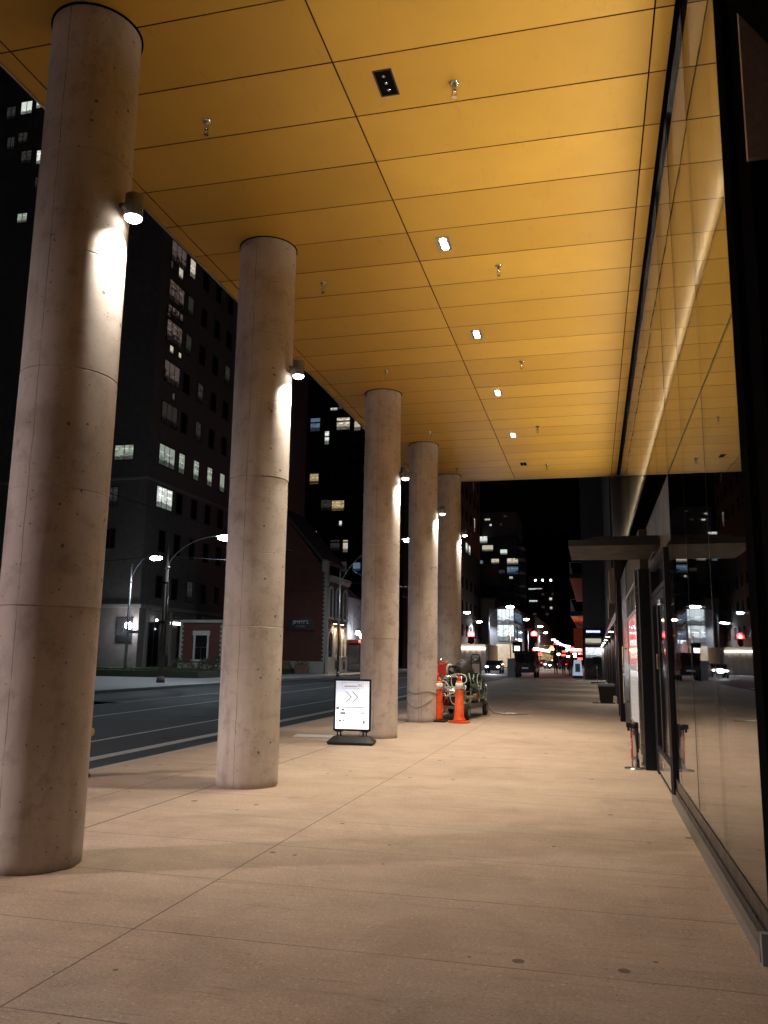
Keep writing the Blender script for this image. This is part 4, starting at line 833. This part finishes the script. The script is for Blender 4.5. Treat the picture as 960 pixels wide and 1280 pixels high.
b = MB(); b.tube([(.17,-.05,1.5),(.18,-.05,5.5)], .035, 6); b.box(-.19,.19,-.2,-.1,3.2,3.35); b.box(-.2,.2,-.2,-.12,5.4,5.5); b.build('conduit', M['black'], l1)
l2 = street_lamp(-31.2,51.5,1.5,8.1,'thin street lamp with short arm by the lawn, left of the wooden pole', 7.7, e=1400, r=.11)
b = MB(); b.box(-.75,-.25,-.16,-.12,2.75,3.25); b.build('traffic_plate', M['white'], l2); b = MB(); b.box(.2,.9,-.15,-.1,2.9,3.1); b.build('street_plate', M['greybox'], l2)
street_lamp(-19.2,62,5.2,10.5,'street lamp with long arm glowing between the middle and fourth columns', 8.2, e=2600, r=.10)
for x, y, z, arm, lab, m, en in [(-20.2,117,8.0,2.6,'distant street lamp left of the nearer red signal',None,14000),(-22.4,148,8.0,2.4,'lower distant street lamp just above the red signal',None,12000),(-12.6,104,8.0,2.3,'bright street lamp above the lit glass shop building',None,3500),(-12.2,163,7.8,2.0,'distant street lamp right of the second red signal',None,12000),(-13.4,203,7.8,2.0,'farthest white street lamp down the road',None,9000),(-13.4,140,8.1,2.3,'warm amber street lamp beside the lit glass building','g_streetw',16000)]:
    street_lamp(x,y,arm,z,lab,mat=m or 'g_street',e=en,r=.09,z0=-.15)
street_lamp(-21.6,-1.5,3.0,8.0,'street lamp across the road behind the viewpoint',e=21000, col=(1,.80,.76))
street_lamp(-21.8,16,3.0,8.0,'street lamp across the road hidden by the nearest column',e=2200)
def wire(pts, label, r=.012):
    P = []
    for a, c in zip(pts, pts[1:]):
        for k in range(13):
            s = k/12; p = Vector(a).lerp(Vector(c), s); p.z -= .5*4*s*(1-s); P.append(p)
    b = MB(); b.tube(P, r, 5); tag(b.build('overhead_wire', M['black']), label, 'wire', 'overhead wires')
wire([(-46,44,7.6),(-23.1,41.8,7.0),(-7,44,7.4)], 'tram span wire crossing the road by the wooden pole', .018); wire([(-26,68.5,7.3),(-19.2,62,7.4),(-8,66,7.6)], 'span wire in front of the brick corner house', .018)
wire([(-12.0,-10,6.2),(-12.4,40,6.2),(-13.8,90,6.2)], 'long tram wire running along the road')

# ------------------------------------------------------------------ towers behind
def tower(name, label, x0, x1, y0, y1, h, wall='towerdark'):
    t = thing(name, label, 'building', (x1,y0,0)); b = MB(); b.box(x0-x1,0,0,y1-y0,-.3,h); b.build('wall', M[wall], t); return t
def wins(t, axis, items):
    for it in items:
        u, z, w, h, m = it; b = MB()
        if axis == 'y': b.box(u-w/2-t.location.x,u+w/2-t.location.x,-.06,.05,z-h/2,z+h/2)
        else: b.box(-.05,.06,u-w/2-t.location.y,u+w/2-t.location.y,z-h/2,z+h/2)
        b.build('window', M[m], t)
t2 = tower('apartment_tower', 'dark apartment tower with scattered warm windows seen between the second and middle columns', -64, -41, 150, 180, 75)
it = []; random.seed(21)
litm = {(-52.3,46.6):('r_blue',1.9,2.6),(-46.5,46.5):('r_cream',2.6,2.4),(-43.6,46.2):('r_cream',1.2,2.4),(-49.8,43.8):('r_white',.8,2.6),(-52.2,35.6):('r_warm',1.7,2.0),(-47.2,30.1):('r_warm',2.4,2.0),(-49.6,30.3):('r_dim',2.0,2.0),(-52.2,24.5):('r_warm',1.6,1.4),(-45.5,22.2):('r_cream',.9,2.3),(-47.6,22.4):('r_dim',1.8,2.0),(-55.2,27.4):('r_green',2.4,3.4),(-43.2,18.2):('r_blue',1.4,1.6),(-45.8,18.0):('r_dim',1.2,2.4),(-46.6,26.6):('r_white',.5,1.0),(-48.5,49.6):('r_cream',1.4,.6),(-46.5,50):('r_blue',2,1)}
for (u,z),(m,w,h) in litm.items(): it.append((u,z,w,h,m))
for z in range(17,52,3):
    for u in (-56,-53,-50,-47,-44.5,-42.3):
        if all(abs(u-a)>1.9 or abs(z+.5-c)>2.4 for a,c in litm): it.append((u,z+.5,2.0,1.8,'darkglass'))
wins(t2,'y',it)
b = MB()
for z in range(14,75,3): b.box(-23.1,.12,-.14,.0,z-.15,z+.12)
b.build('floor_band', M['concrete'], t2)
t3 = tower('dark_block', 'long dark brown block receding behind the farthest column', -25, -21, 110, 160, 44, 'brownbrick')
random.seed(5); it = [(141.9,20.4,1.6,1.6,'r_white'),(145.4,20.4,1.6,1.6,'r_white'),(138,10.5,1.0,1.0,'r_dim'),(152,26,1.0,2.4,'r_cream'),(151,33,.8,2.6,'r_dim')]
for z in range(6,42,4):
    for y in range(132,159,5):
        if abs(z-20)>2: it.append((y,z,1.6,1.9,'darkglass'))
wins(t3,'x',it)
t4 = tower('stepped_tower', 'stepped dark tower with balconies and a few white lit windows', -34, -17.2, 200, 228, 30.5)
wins(t4,'y',[(-25.6,30,2.2,1.6,'r_white'),(-24.4,27.9,2.6,1.4,'r_cream'),(-20.5,26.9,1.6,1.2,'r_white'),(-22.6,24.7,1.8,1.1,'r_cream'),(-18.4,24.6,2.6,1.4,'r_cream'),(-18.4,22.4,2.6,1.8,'r_blue'),(-26.2,24.2,1.2,1.4,'r_blue'),(-26.4,15.4,.6,.6,'r_white'),(-18.8,20.6,.8,.6,'r_cream'),(-21,22,1.4,1.0,'r_dim')]+[(x,z,1.6,1.4,'darkglass') for x in (-24,-21.5,-19) for z in (12,15,18)])
b = MB(); b.box(-8.8,-.3,1.5,20,30.5,37); b.build('penthouse', M['concrete'], t4)
b = MB()
for z in (28.2,25.4,22.2,19,16.6): b.box(-.5,1.6,-.8,6,z-.25,z)
b.build('balcony', M['concrete'], t4)
b = MB(); b.box(-10,-4.5,-1.2,-.05,18.8,24); b.build('stair_tower', M['concrete'], t4)
for x, z, m, w, h in [(-24.6,35.2,'r_cream',1.3,.5),(-23.8,33.8,'r_white',.5,.5),(-21.3,33.9,'r_dim',.5,.5),(-20.2,35.9,'r_dim',.8,.5)]:
    b = MB(); b.box(x-w/2+17.2,x+w/2+17.2,1.42,1.55,z-h/2,z+h/2); b.build('window', M[m], t4)
t5 = tower('far_tower', 'far square tower with a row of roof lights at the end of the street', -22, -12.8, 300, 320, 28.5, 'brownbrick')
wins(t5,'y',[(-20.8,26.0,2.4,.5,'r_white'),(-18.6,26.1,2.6,.4,'r_cream'),(-20.4,21.7,2.8,.6,'r_white'),(-14.3,22.4,.9,1.0,'r_white'),(-14.2,19.2,.8,1.0,'r_cream'),(-13.6,24,.6,1.2,'r_dim'),(-20,17,1.2,1,'r_dim'),(-17,24,1,1,'r_dim'),(-17,19.5,1,1,'r_dim'),(-15.6,17,1,1,'r_dim')])
for x, q in ((-19.6,'left'),(-17.0,'middle'),(-14.2,'right')): lamp_ball(x,300.5,29.2,.35,'%s one of three roof lamps on the far tower'%q,'g_white','roof lamps on the far tower')
t6 = tower('beige_block', 'windowless beige clad block beyond the first red signal', -24.5, -19.3, 170, 190, 13.3, 'beige')
b = MB(); b.box(-5.3,.1,-.12,20.1,13.3,13.7); b.build('parapet', M['concrete'], t6)
t7 = tower('glass_shop_building', 'two storey glass corner building with brightly lit interior', -18, -13.6, 150, 172, 10.2, 'towerdark')
for z, h, bars in ((9.0-.1,2.6,4),(6.2-.2,2.8,3)):
    b = MB(); b.box(-3.0,-.15,-.1,.0,z-h/2,z+h/2); w = b.build('lit_window', M['r_shop'], t7); b = MB()
    for k in range(bars): b.box(-2.9+k*2.7/bars,-2.85+k*2.7/bars,-.16,-.101,z-h/2,z+h/2)
    b.build('mullion', M['frame'], w)
    for k in range(3):
        b = MB(); b.box(.0,.1,.5+k*5,4.6+k*5,z-h/2+.1,z+h/2-.4); b.build('side_window', M['r_blue'], t7)
b = MB(); b.box(-3.2,.06,-.14,-.0,.0,4.0); b.build('lower_wall', M['stone'], t7)
b = MB(); b.box(-1.2,.3,-.3,22,10.2,10.6); b.build('roof', M['black'], t7)
t8 = tower('stone_shop', 'low stone fronted shop with a string of white lights along its eaves', -19, -14.4, 115, 130, 3.4, 'stone')
b = MB()
for k in range(6): b.box(-4.6+k*.8,-4.35+k*.8,-.18,-.0,-.1,2.5)
b.build('pier', M['stone'], t8)
b = MB(); b.box(-4.6,0,-.3,-.05,2.75,2.95); b.build('light_string', M['g_bar'], t8)
t9 = tower('brick_row', 'dark red brick shop row under the orange glow down the left side', -20, -12.5, 186, 300, 11, 'brick')
b = MB(); b.box(.0,.2,2,80,3.4,3.9); b.build('shop_fascia', M['g_warm'], t9)
b = MB(); b.box(.0,.12,2,80,.4,2.8); b.build('shop_window', M['r_warm'], t9)

# ------------------------------------------------------------------ right side past the soffit
rs = thing('shop_row', 'dark shop front row with lamp lit pilasters past the end of the soffit', 'building', (.95,26.2,0))
o3 = Vector((.95,26.2,0))
b = MB(); b.box(0,14,0,46,-.2,16); b.build('wall', M['dark'], rs)
b = MB(); b.box(-.12,.0,.0,1.2,0,16); b.box(-.06,0,4,4.3,0,16); b.box(-.06,0,12,12.3,0,16); b.build('wall_rib', M['dark'], rs)
b = MB(); b.box(-.35,.0,3.2,5.0,3.6,4.7); b.box(-.30,.0,9,11,3.3,4.2); b.build('hanging_sign', M['brownpanel'], rs)
b = MB(); b.box(-.16,0,1.25,45,3.0,3.28); b.build('fascia', M['black'], rs)
for k in range(6):
    y = 6.0+k*7.2
    b = MB(); b.box(-.16,-.0,y-.3,y+.3,0,3.0); b.build('pilaster', M['black'], rs, bevel=.01)
    b = MB(); b.box(-.02,.0+.01,y+.32,y+6.85,.3,2.9); b.build('shop_window', M['darkglass'], rs)
sc_l = ['nearest','second','third','fourth','fifth','farthest']
for k in range(6):
    y = 26.2+6.0+k*7.2
    t = thing('shop_lamp', '%s gooseneck lamp along the dark shop pilasters'%sc_l[k], 'lamp', (.78,y-.45,0), 0, 'gooseneck lamps on the shop row')
    b = MB(); b.tube([(.17,0,2.5),(.12,0,2.75),(-.02,0,2.85),(-.12,0,2.78),(-.14,0,2.68)], .018, 8); b.build('arm', M['galv'], t)
    b = MB(); b.lathe([(.11,0),(.06,.08),(.03,.1)], (-.14,0,2.60), n=20); b.build('shade', M['steel'], t)
    b = MB(); b.cyl((-.14,0,2.592),(-.14,0,2.599),.085,n=16); b.build('lens', M['g_sconce'], t)
    spot('bulb', t, (-.14,0,2.57), 150, 150, .5, (1,.9,.75), .05)
bc = thing('balcony_block', 'apartment block with orange balcony undersides above a lit shop front', 'building', (.7,68,0))
b = MB(); b.box(-1.45,12,0,30,-.1,26); b.build('wall', M['towerdark'], bc)
for z in (5.0,8.0):
    b = MB(); b.box(-2.42,-1.46,-.02,28,z,z+.35); s_ = b.build('balcony', M['black'], bc)
    b = MB(); b.box(-2.40,-1.47,.0,27.9,z-.03,z-.002); b.build('orange_underside', M['orangesoffit'], s_)
    b = MB()
    for k in range(30): b.box(-2.40,-2.36,.02+k*.9,.05+k*.9,z+.35,z+1.25)
    b.box(-2.42,-2.36,.0,27.9,z+1.25,z+1.3); b.box(-2.36,-1.5,.0,.04,z+1.25,z+1.3); b.build('railing', M['galv'], s_)
b = MB(); b.box(-1.3,-.1,-.2,-.01,3.5,4.0); w = b.build('shop_fascia', M['black'], bc); b = MB()
for k in range(9): b.box(-1.22+k*.12,-1.13+k*.12,-.24,-.205,3.66,3.82)
b.build('sign_lettering', M['g_blue'], w)
for z0,z1,m in ((2.75,3.2,'r_cream'),(1.7,2.5,'r_shop')):
    b = MB(); b.box(-1.3,-.1,-.06,-.005,z0,z1); b.build('shop_window', M[m], bc)
b = MB(); b.box(-1.3,-.1,-.05,-.005,.1,1.6); b.build('shop_door', M['darkglass'], bc)
b = MB(); b.box(-2.2,-1.5,-.3,.0,2.4,4.0); b.build('orange_panel', M['orangesoffit'], bc)
spot('bulb', bc, (-2.3,8,2.4), 160, 165, .8, (1,.45,.2), .2, (PI,0,0))  # added uplight without a fixture, tinted to bring out the orange undersides
t = thing('panel_stand', 'pale lit pedestal sign on the pavement beside the walkers', 'sign', (-1.35,73,0)); b = MB(); b.box(-.4,.4,-.15,.15,0,.2); b.build('foot', M['black'], t); b = MB(); b.hexa([(-.42,-.08,.2),(.42,-.08,.2),(.42,.08,.2),(-.42,.08,.2)],[(-.3,-.08,1.5),(.3,-.08,1.5),(.3,.08,1.5),(-.3,.08,1.5)]); b.build('panel', M['g_pale'], t); b = MB(); b.box(-.2,.2,-.10,-.085,.5,1.2); b.build('print', M['ink2'], t)
t = thing('lit_shop_sign', 'red lit box sign hanging over the pavement behind the walkers', 'sign', (-1.5,78,2.2)); b = MB(); b.box(-.6,.5,-.1,.1,0,.45); b.build('box', M['g_tail'], t); b = MB(); b.box(-.5,.4,-.12,-.101,.12,.3); b.build('white_band', M['g_small'], t)

# ------------------------------------------------------------------ traffic signals
def signal(x, y, z, label, mat='g_red', arm=-2.2, r=.16):
    t = thing('traffic_signal', label, 'traffic light', (x,y,0), 0, 'traffic signals down the street')
    b = MB(); b.cyl((arm,0,-.15),(arm,0,z+1.2),.08,n=12); b.cyl((arm,0,z+.6),(0,0,z+.75),.04,n=8); b.build('pole', M['black'], t)
    b = MB(); b.box(-.22,.22,-.12,.12,z-.85,z+.35)
    b.build('housing', M['hydrant'] , t, bevel=.03)
    for k, m in enumerate((mat,'slot','slot')):
        b = MB(); b.ellipsoid((0,-.13,z-.0-.36*k+.02),(r,.06,r),14,8); b.build('lens', M[m], t)
        b = MB(); b.cyl((0,-.32,z+.02-.36*k),(0,-.12,z+.02-.36*k),r+.03,r+.03,n=14,cap=False); b.build('visor', M['black'], t)
    L = bpy.data.lights.new('bulb','POINT'); L.energy = 220 if mat == 'g_red' else 2500; L.color = (1,.03,.03) if mat == 'g_red' else (1,.25,.05); L.shadow_soft_size = .15; o = bpy.data.objects.new('bulb', L); COL.objects.link(o); o.parent = t; o.location = (0,-.6,z)
    return t
signal(-14.25,100,4.25,'red traffic signal at the left side of the junction',r=.40); signal(-7.45,110,4.65,'red traffic signal above the dark van',r=.40); signal(-7.6,160,3.3,'amber red signal glowing down the street, lower right of the others','g_amber',r=.40)  # lens discs widened, the halo of each signal is built into them
for k in range(7): pass
# string of far street lights
random.seed(8)
far = [(-9.3,205,5.9),(-8.9,212,5.6),(-8.6,220,5.3),(-8.2,228,5.1),(-7.6,236,5.0),(-6.2,215,4.6),(-7.0,240,4.6),(-5.2,200,3.5)]
far_l = ['leftmost and highest','second from the left','third from the left','fourth from the left','fifth from the left','separate higher right hand','farthest and smallest','lowest and rightmost']
for k,(x,y,z) in enumerate(far):
    t = thing('shop_light', '%s of the small white shop lights at the street end'%far_l[k], 'lamp', (x,y,z), 0, 'small lights at the street end')
    b = MB(); b.box(-.5,.5,-.1,.1,0,.28); b.build('lens', M['g_white'], t); b = MB(); b.cyl((.0,.05,-z-.1),(0,.05,-.0),.05,n=8); b.build('pole', M['black'], t)

random.seed(31)
for k in range(22):
    x, y, z = random.choice(((random.uniform(-11.6,-9.6), random.uniform(165,240), random.uniform(1.8,5.5)),(random.uniform(-8.6,-3.5), random.uniform(215,290), random.uniform(1.2,4.5))))
    t = thing('shop_light', 'one of many tiny lights clustered at the far street end', 'lamp', (x,y,z), 0, 'tiny cluster lights at the far street end')
    b = MB(); w = random.uniform(.25,.7); b.box(-w,w,-.08,.08,0,random.uniform(.25,.5)); b.build('lens', M[random.choice(('g_white','g_white','g_warm','g_tail','g_bar','g_tail'))], t); b = MB(); b.cyl((.0,.05,-z-.1),(0,.05,-.0),.05,n=6); b.build('pole', M['black'], t)
# ------------------------------------------------------------------ vehicles
def van(loc, rz, label):
    t = thing('parked_van', label, 'van', loc, rz)
    prof = [(-2.4,.45),(2.35,.45),(2.45,.9),(2.3,1.25),(1.75,1.4),(1.2,2.1),(.9,2.2),(-2.3,2.2),(-2.42,1.9),(-2.45,.9)]
    b = MB(); b.prism([(y,z) for y,z in prof], 'x', -.86, .86); b.build('body', M['vanpaint'], t, bevel=.06)
    b = MB(); b.box(-.68,-.04,-2.475,-2.43,1.25,1.95); b.box(.04,.68,-2.475,-2.43,1.25,1.95); b.build('rear_window', M['darkglass'], t)
    b = MB(); b.box(-.80,.80,-2.55,-2.40,.42,.62); b.build('bumper', M['rubber'], t, bevel=.02)
    for x in (-.80,.80):
        b = MB(); b.box(x-.06,x+.06,-2.49,-2.43,.95,1.35); b.build('tail_light', M['red'], t)
        for y in (-1.5,1.55):
            b = MB(); b.lathe([(.12,-.11),(.30,-.11),(.33,-.07),(.33,.07),(.30,.11),(.12,.11)], n=24); w = b.build('wheel', M['rubber'], t, (x*.95,y,.33), (0,PI/2,0)); b = MB(); b.cyl((0,0,-.115),(0,0,.115),.18,n=14); b.build('rim', M['galv'], w)
        b = MB(); b.box(x*1.07-.01,x*1.07+.01,.2,1.15,1.3,1.95); b.build('side_window', M['darkglass'], t)
    b = MB(); b.box(-.26,.26,-2.485,-2.44,.72,.86); b.build('number_plate', M['white'], t); return t
van((-5.52,72.4,0), 0, 'dark van seen from behind, standing at the kerb by the grey cabinet')
def car(loc, rz, label, lights='head'):
    t = thing('car', label, 'car', loc, rz, 'cars in the far traffic')
    b = MB(); b.prism([(-2.1,.35),(2.1,.35),(2.15,.7),(1.9,.85),(1.1,.92),(.5,1.42),(-.9,1.45),(-1.6,.95),(-2.1,.9)], 'x', -.85, .85); b.build('body', M['carpaint'], t, bevel=.07)
    b = MB(); b.prism([(.98,.95),(.46,1.38),(.40,1.36),(.9,.93)], 'x', -.7, .7); b.build('windscreen', M['darkglass'], t)
    for x in (-.62,.62):
        b = MB(); b.ellipsoid((x,2.1,.72),(.17,.06,.10)); b.build('headlight', M['g_whiteb'], t); b = MB(); b.box(x-.15,x+.15,-2.13,-2.08,.72,.86); b.build('tail_light', M['g_tail'], t)
        for y in (-1.35,1.35):
            b = MB(); b.cyl((x*1.28-.1,y,.32),(x*1.28+.1,y,.32),.32,n=20); b.build('wheel', M['rubber'], t)
    return t
c1 = car((-10.9,95,-.14), PI, 'oncoming car with dazzling headlights left of the grey cabinet'); spot('bulb', c1, (0,2.3,.75), 900, 60, .6, (.95,.97,1), .2, (math.radians(84),0,0))
car((-7.6,150,-.14), PI, 'oncoming car with bright headlights between the van and the walkers'); car((-9.0,118,-.14), 0, 'car with red tail lights just right of the van'); car((-4.6,128,0), 0, 'car with red tail lights behind the walkers')
car((-5.9,132,-.14), PI, 'far oncoming car with headlights right behind the walkers'); car((-10.2,135,-.14), PI, 'far oncoming car with headlights left of the van roof'); car((-8.3,175,-.14), PI, 'very far oncoming car with headlights under the amber signal'); car((-10.6,190,-.14), 0, 'very far car with red tail lights down the road')
t = thing('utility_cabinet', 'grey kerbside cabinet left of the dark van', 'cabinet', (-7.0+.25,72,0)); b = MB(); b.box(-.40,.25,-.25,.25,0,1.5); b.build('body', M['greybox'], t, bevel=.02); b = MB(); b.box(-.42,.27,-.27,.27,1.5,1.56); b.build('lid', M['greybox'], t, bevel=.01); b = MB(); b.box(.08,.11,-.27,-.251,.7,.85); b.build('handle', M['black'], t)
t = thing('sign_post', 'dark post with a small box beside the grey cabinet', 'sign post', (-6.25,72.5,0)); b = MB(); b.cyl((0,0,0),(0,0,3.0),.07,n=12); b.build('post', M['black'], t); b = MB(); b.box(-.5,.3,-.06,.06,2.0,3.0); b.build('box', M['navy'], t, bevel=.02); b = MB(); b.box(-.35,.1,-.075,-.061,2.2,2.6); b.build('notice', M['g_small'], t)

# ------------------------------------------------------------------ people walking in the distance
def person(loc, rz, label, coat, step=.22, h=1.72, arm=.15):
    s = h/1.72
    J = {'pel':(0,0,.95),'ch':(0,.02,1.22),'sh':(0,.02,1.42),'nk':(0,.03,1.50),'hd':(0,.05,1.60),'top':(0,.05,1.70),
     'shl':(-.17,.01,1.40),'ell':(-.23,-arm,1.14),'wrl':(-.24,-arm*.4,.90),'hal':(-.24,-arm*.2,.80),'shr':(.17,.01,1.40),'elr':(.23,arm*.3,1.13),'wrr':(.24,arm*1.5,.92),'har':(.24,arm*1.8,.83),
     'hil':(-.09,0,.90),'knl':(-.10,step*.55,.50),'anl':(-.10,step*.8,.09),'tol':(-.11,step*.8+.17,.03),'hir':(.09,0,.90),'knr':(.10,-step*.2,.50),'anr':(.10,-step*1.1,.12),'tor':(.11,-step*1.1+.15,.03)}
    Rr = {'pel':.15,'ch':.16,'sh':.13,'nk':.055,'hd':.095,'top':.07,'shl':.075,'ell':.055,'wrl':.042,'hal':.045,'shr':.075,'elr':.055,'wrr':.042,'har':.045,'hil':.10,'knl':.07,'anl':.05,'tol':.04,'hir':.10,'knr':.07,'anr':.05,'tor':.04}
    E = 'pel-ch ch-sh sh-nk nk-hd hd-top sh-shl shl-ell ell-wrl wrl-hal sh-shr shr-elr elr-wrr wrr-har pel-hil hil-knl knl-anl anl-tol pel-hir hir-knr knr-anr anr-tor'.split()
    ks = list(J); me = bpy.data.meshes.new('person'); me.from_pydata([tuple(c*s for c in J[k]) for k in ks], [tuple(ks.index(q) for q in e.split('-')) for e in E], [])
    o = bpy.data.objects.new('tmp_person', me); COL.objects.link(o); sk = o.modifiers.new('s','SKIN'); sk.use_smooth_shade = True
    for i, k in enumerate(ks): me.skin_vertices[0].data[i].radius = (Rr[k]*s,Rr[k]*s*(.75 if k in ('pel','ch','sh') else 1))
    me.skin_vertices[0].data[0].use_root = True
    o.modifiers.new('u','SUBSURF').levels = 2; o.modifiers['u'].render_levels = 2
    dg = bpy.context.evaluated_depsgraph_get(); dg.update(); m2 = bpy.data.meshes.new_from_object(o.evaluated_get(dg)); bpy.data.objects.remove(o)
    m2.materials.clear()
    for m in ('skin',coat,'trousers','rubber'): m2.materials.append(M[m])
    for p in m2.polygons:
        z = p.center.z/s; x = abs(p.center.x)/s
        p.material_index = 3 if z < .10 else (2 if z < .86 and x < .2 else (0 if z > 1.49 or (x > .2 and z < .88) else 1))
    r = bpy.data.objects.new('person', m2); COL.objects.link(r); r.location = loc; r.rotation_euler = (0,0,rz); tag(r, label, 'person', 'people walking on the pavement')
    b = MB(); b.ellipsoid((0,.02*s,1.63*s),(.105*s,.115*s,.115*s),12,8); b.build('hair', M['hair'], r)
    b = MB(); b.ellipsoid((0,.155*s,1.585*s),(.014,.02,.022),6,4)
    for x in (-.035,.035): b.ellipsoid((x*s,.14*s,1.615*s),(.012,.008,.008),6,4)
    b.build('face_features', M['skin'], r)
    return r
person((-3.85,89,0), .1, 'person in a dark blue coat walking at the left of three', 'navycoat'); person((-2.95,86,0), PI, 'person in a dark red coat walking in the middle of three', 'redcoat', .28); person((-2.15,80,0), PI-.1, 'person in a dark coat walking at the right, nearest of three', 'darkcoat', .25, 1.78)

# ------------------------------------------------------------------ small interior lamps in the lobby
for x, y, z, lab in ((2.4,8.6,3.3,'tiny ceiling lamp inside the lobby, nearer the camera'),(2.6,10.8,3.5,'tiny ceiling lamp inside the lobby, nearer the door')):
    t = thing('lobby_lamp', lab, 'lamp', (x,y,z), 0, 'lamps inside the lobby'); b = MB(); b.cyl((0,0,0),(0,0,.12),.06,n=14); b.cyl((0,0,.12),(0,0,4.53-z),.01,n=6); b.build('housing', M['black'], t); b = MB(); b.cyl((0,0,-.01),(0,0,-.001),.045,n=14); b.build('lens', M['g_small'], t)

# ------------------------------------------------------------------ night sky, moonlight, camera
w = bpy.data.worlds.new('World'); S.world = w; w.use_nodes = True; nt = w.node_tree; bg = nt.nodes['Background']
sky = nt.nodes.new('ShaderNodeTexSky'); sky.sky_type = 'NISHITA'; sky.sun_disc = False; sky.sun_elevation = math.radians(-4); sky.sun_rotation = math.radians(200)
nt.links.new(sky.outputs[0], bg.inputs[0]); bg.inputs[1].default_value = .06
L = bpy.data.lights.new('moon','SUN'); L.energy = .004; L.angle = math.radians(.5); L.color = (.8,.88,1); o = bpy.data.objects.new('moon', L); COL.objects.link(o); o.rotation_euler = (math.radians(40),0,math.radians(200))
f, pitch, yaw, roll = 1030.768, .1729, .248, .0146
F = Vector((-math.sin(yaw)*math.cos(pitch), math.cos(yaw)*math.cos(pitch), math.sin(pitch))); R_ = Vector((math.cos(yaw), math.sin(yaw), 0)); U = R_.cross(F)
R2 = R_*math.cos(roll)+U*math.sin(roll); U2 = U*math.cos(roll)-R_*math.sin(roll)
cam = bpy.data.cameras.new('camera'); co = bpy.data.objects.new('camera', cam); COL.objects.link(co)
co.matrix_world = Matrix(((R2.x,U2.x,-F.x,0),(R2.y,U2.y,-F.y,0),(R2.z,U2.z,-F.z,1.6),(0,0,0,1)))
cam.sensor_fit = 'VERTICAL'; cam.sensor_height = 24; cam.lens = f/1280*24; cam.clip_start = .05; cam.clip_end = 2000
S.camera = co
S.view_settings.view_transform = 'Standard'; S.view_settings.look = 'None'; S.view_settings.exposure = 0; S.view_settings.gamma = 1
S.cycles.use_denoising = True; S.cycles.max_bounces = 8; S.cycles.diffuse_bounces = 4; S.cycles.glossy_bounces = 4; S.cycles.transparent_max_bounces = 12; S.cycles.sample_clamp_indirect = 6
S.cycles.caustics_reflective = False; S.cycles.caustics_refractive = False
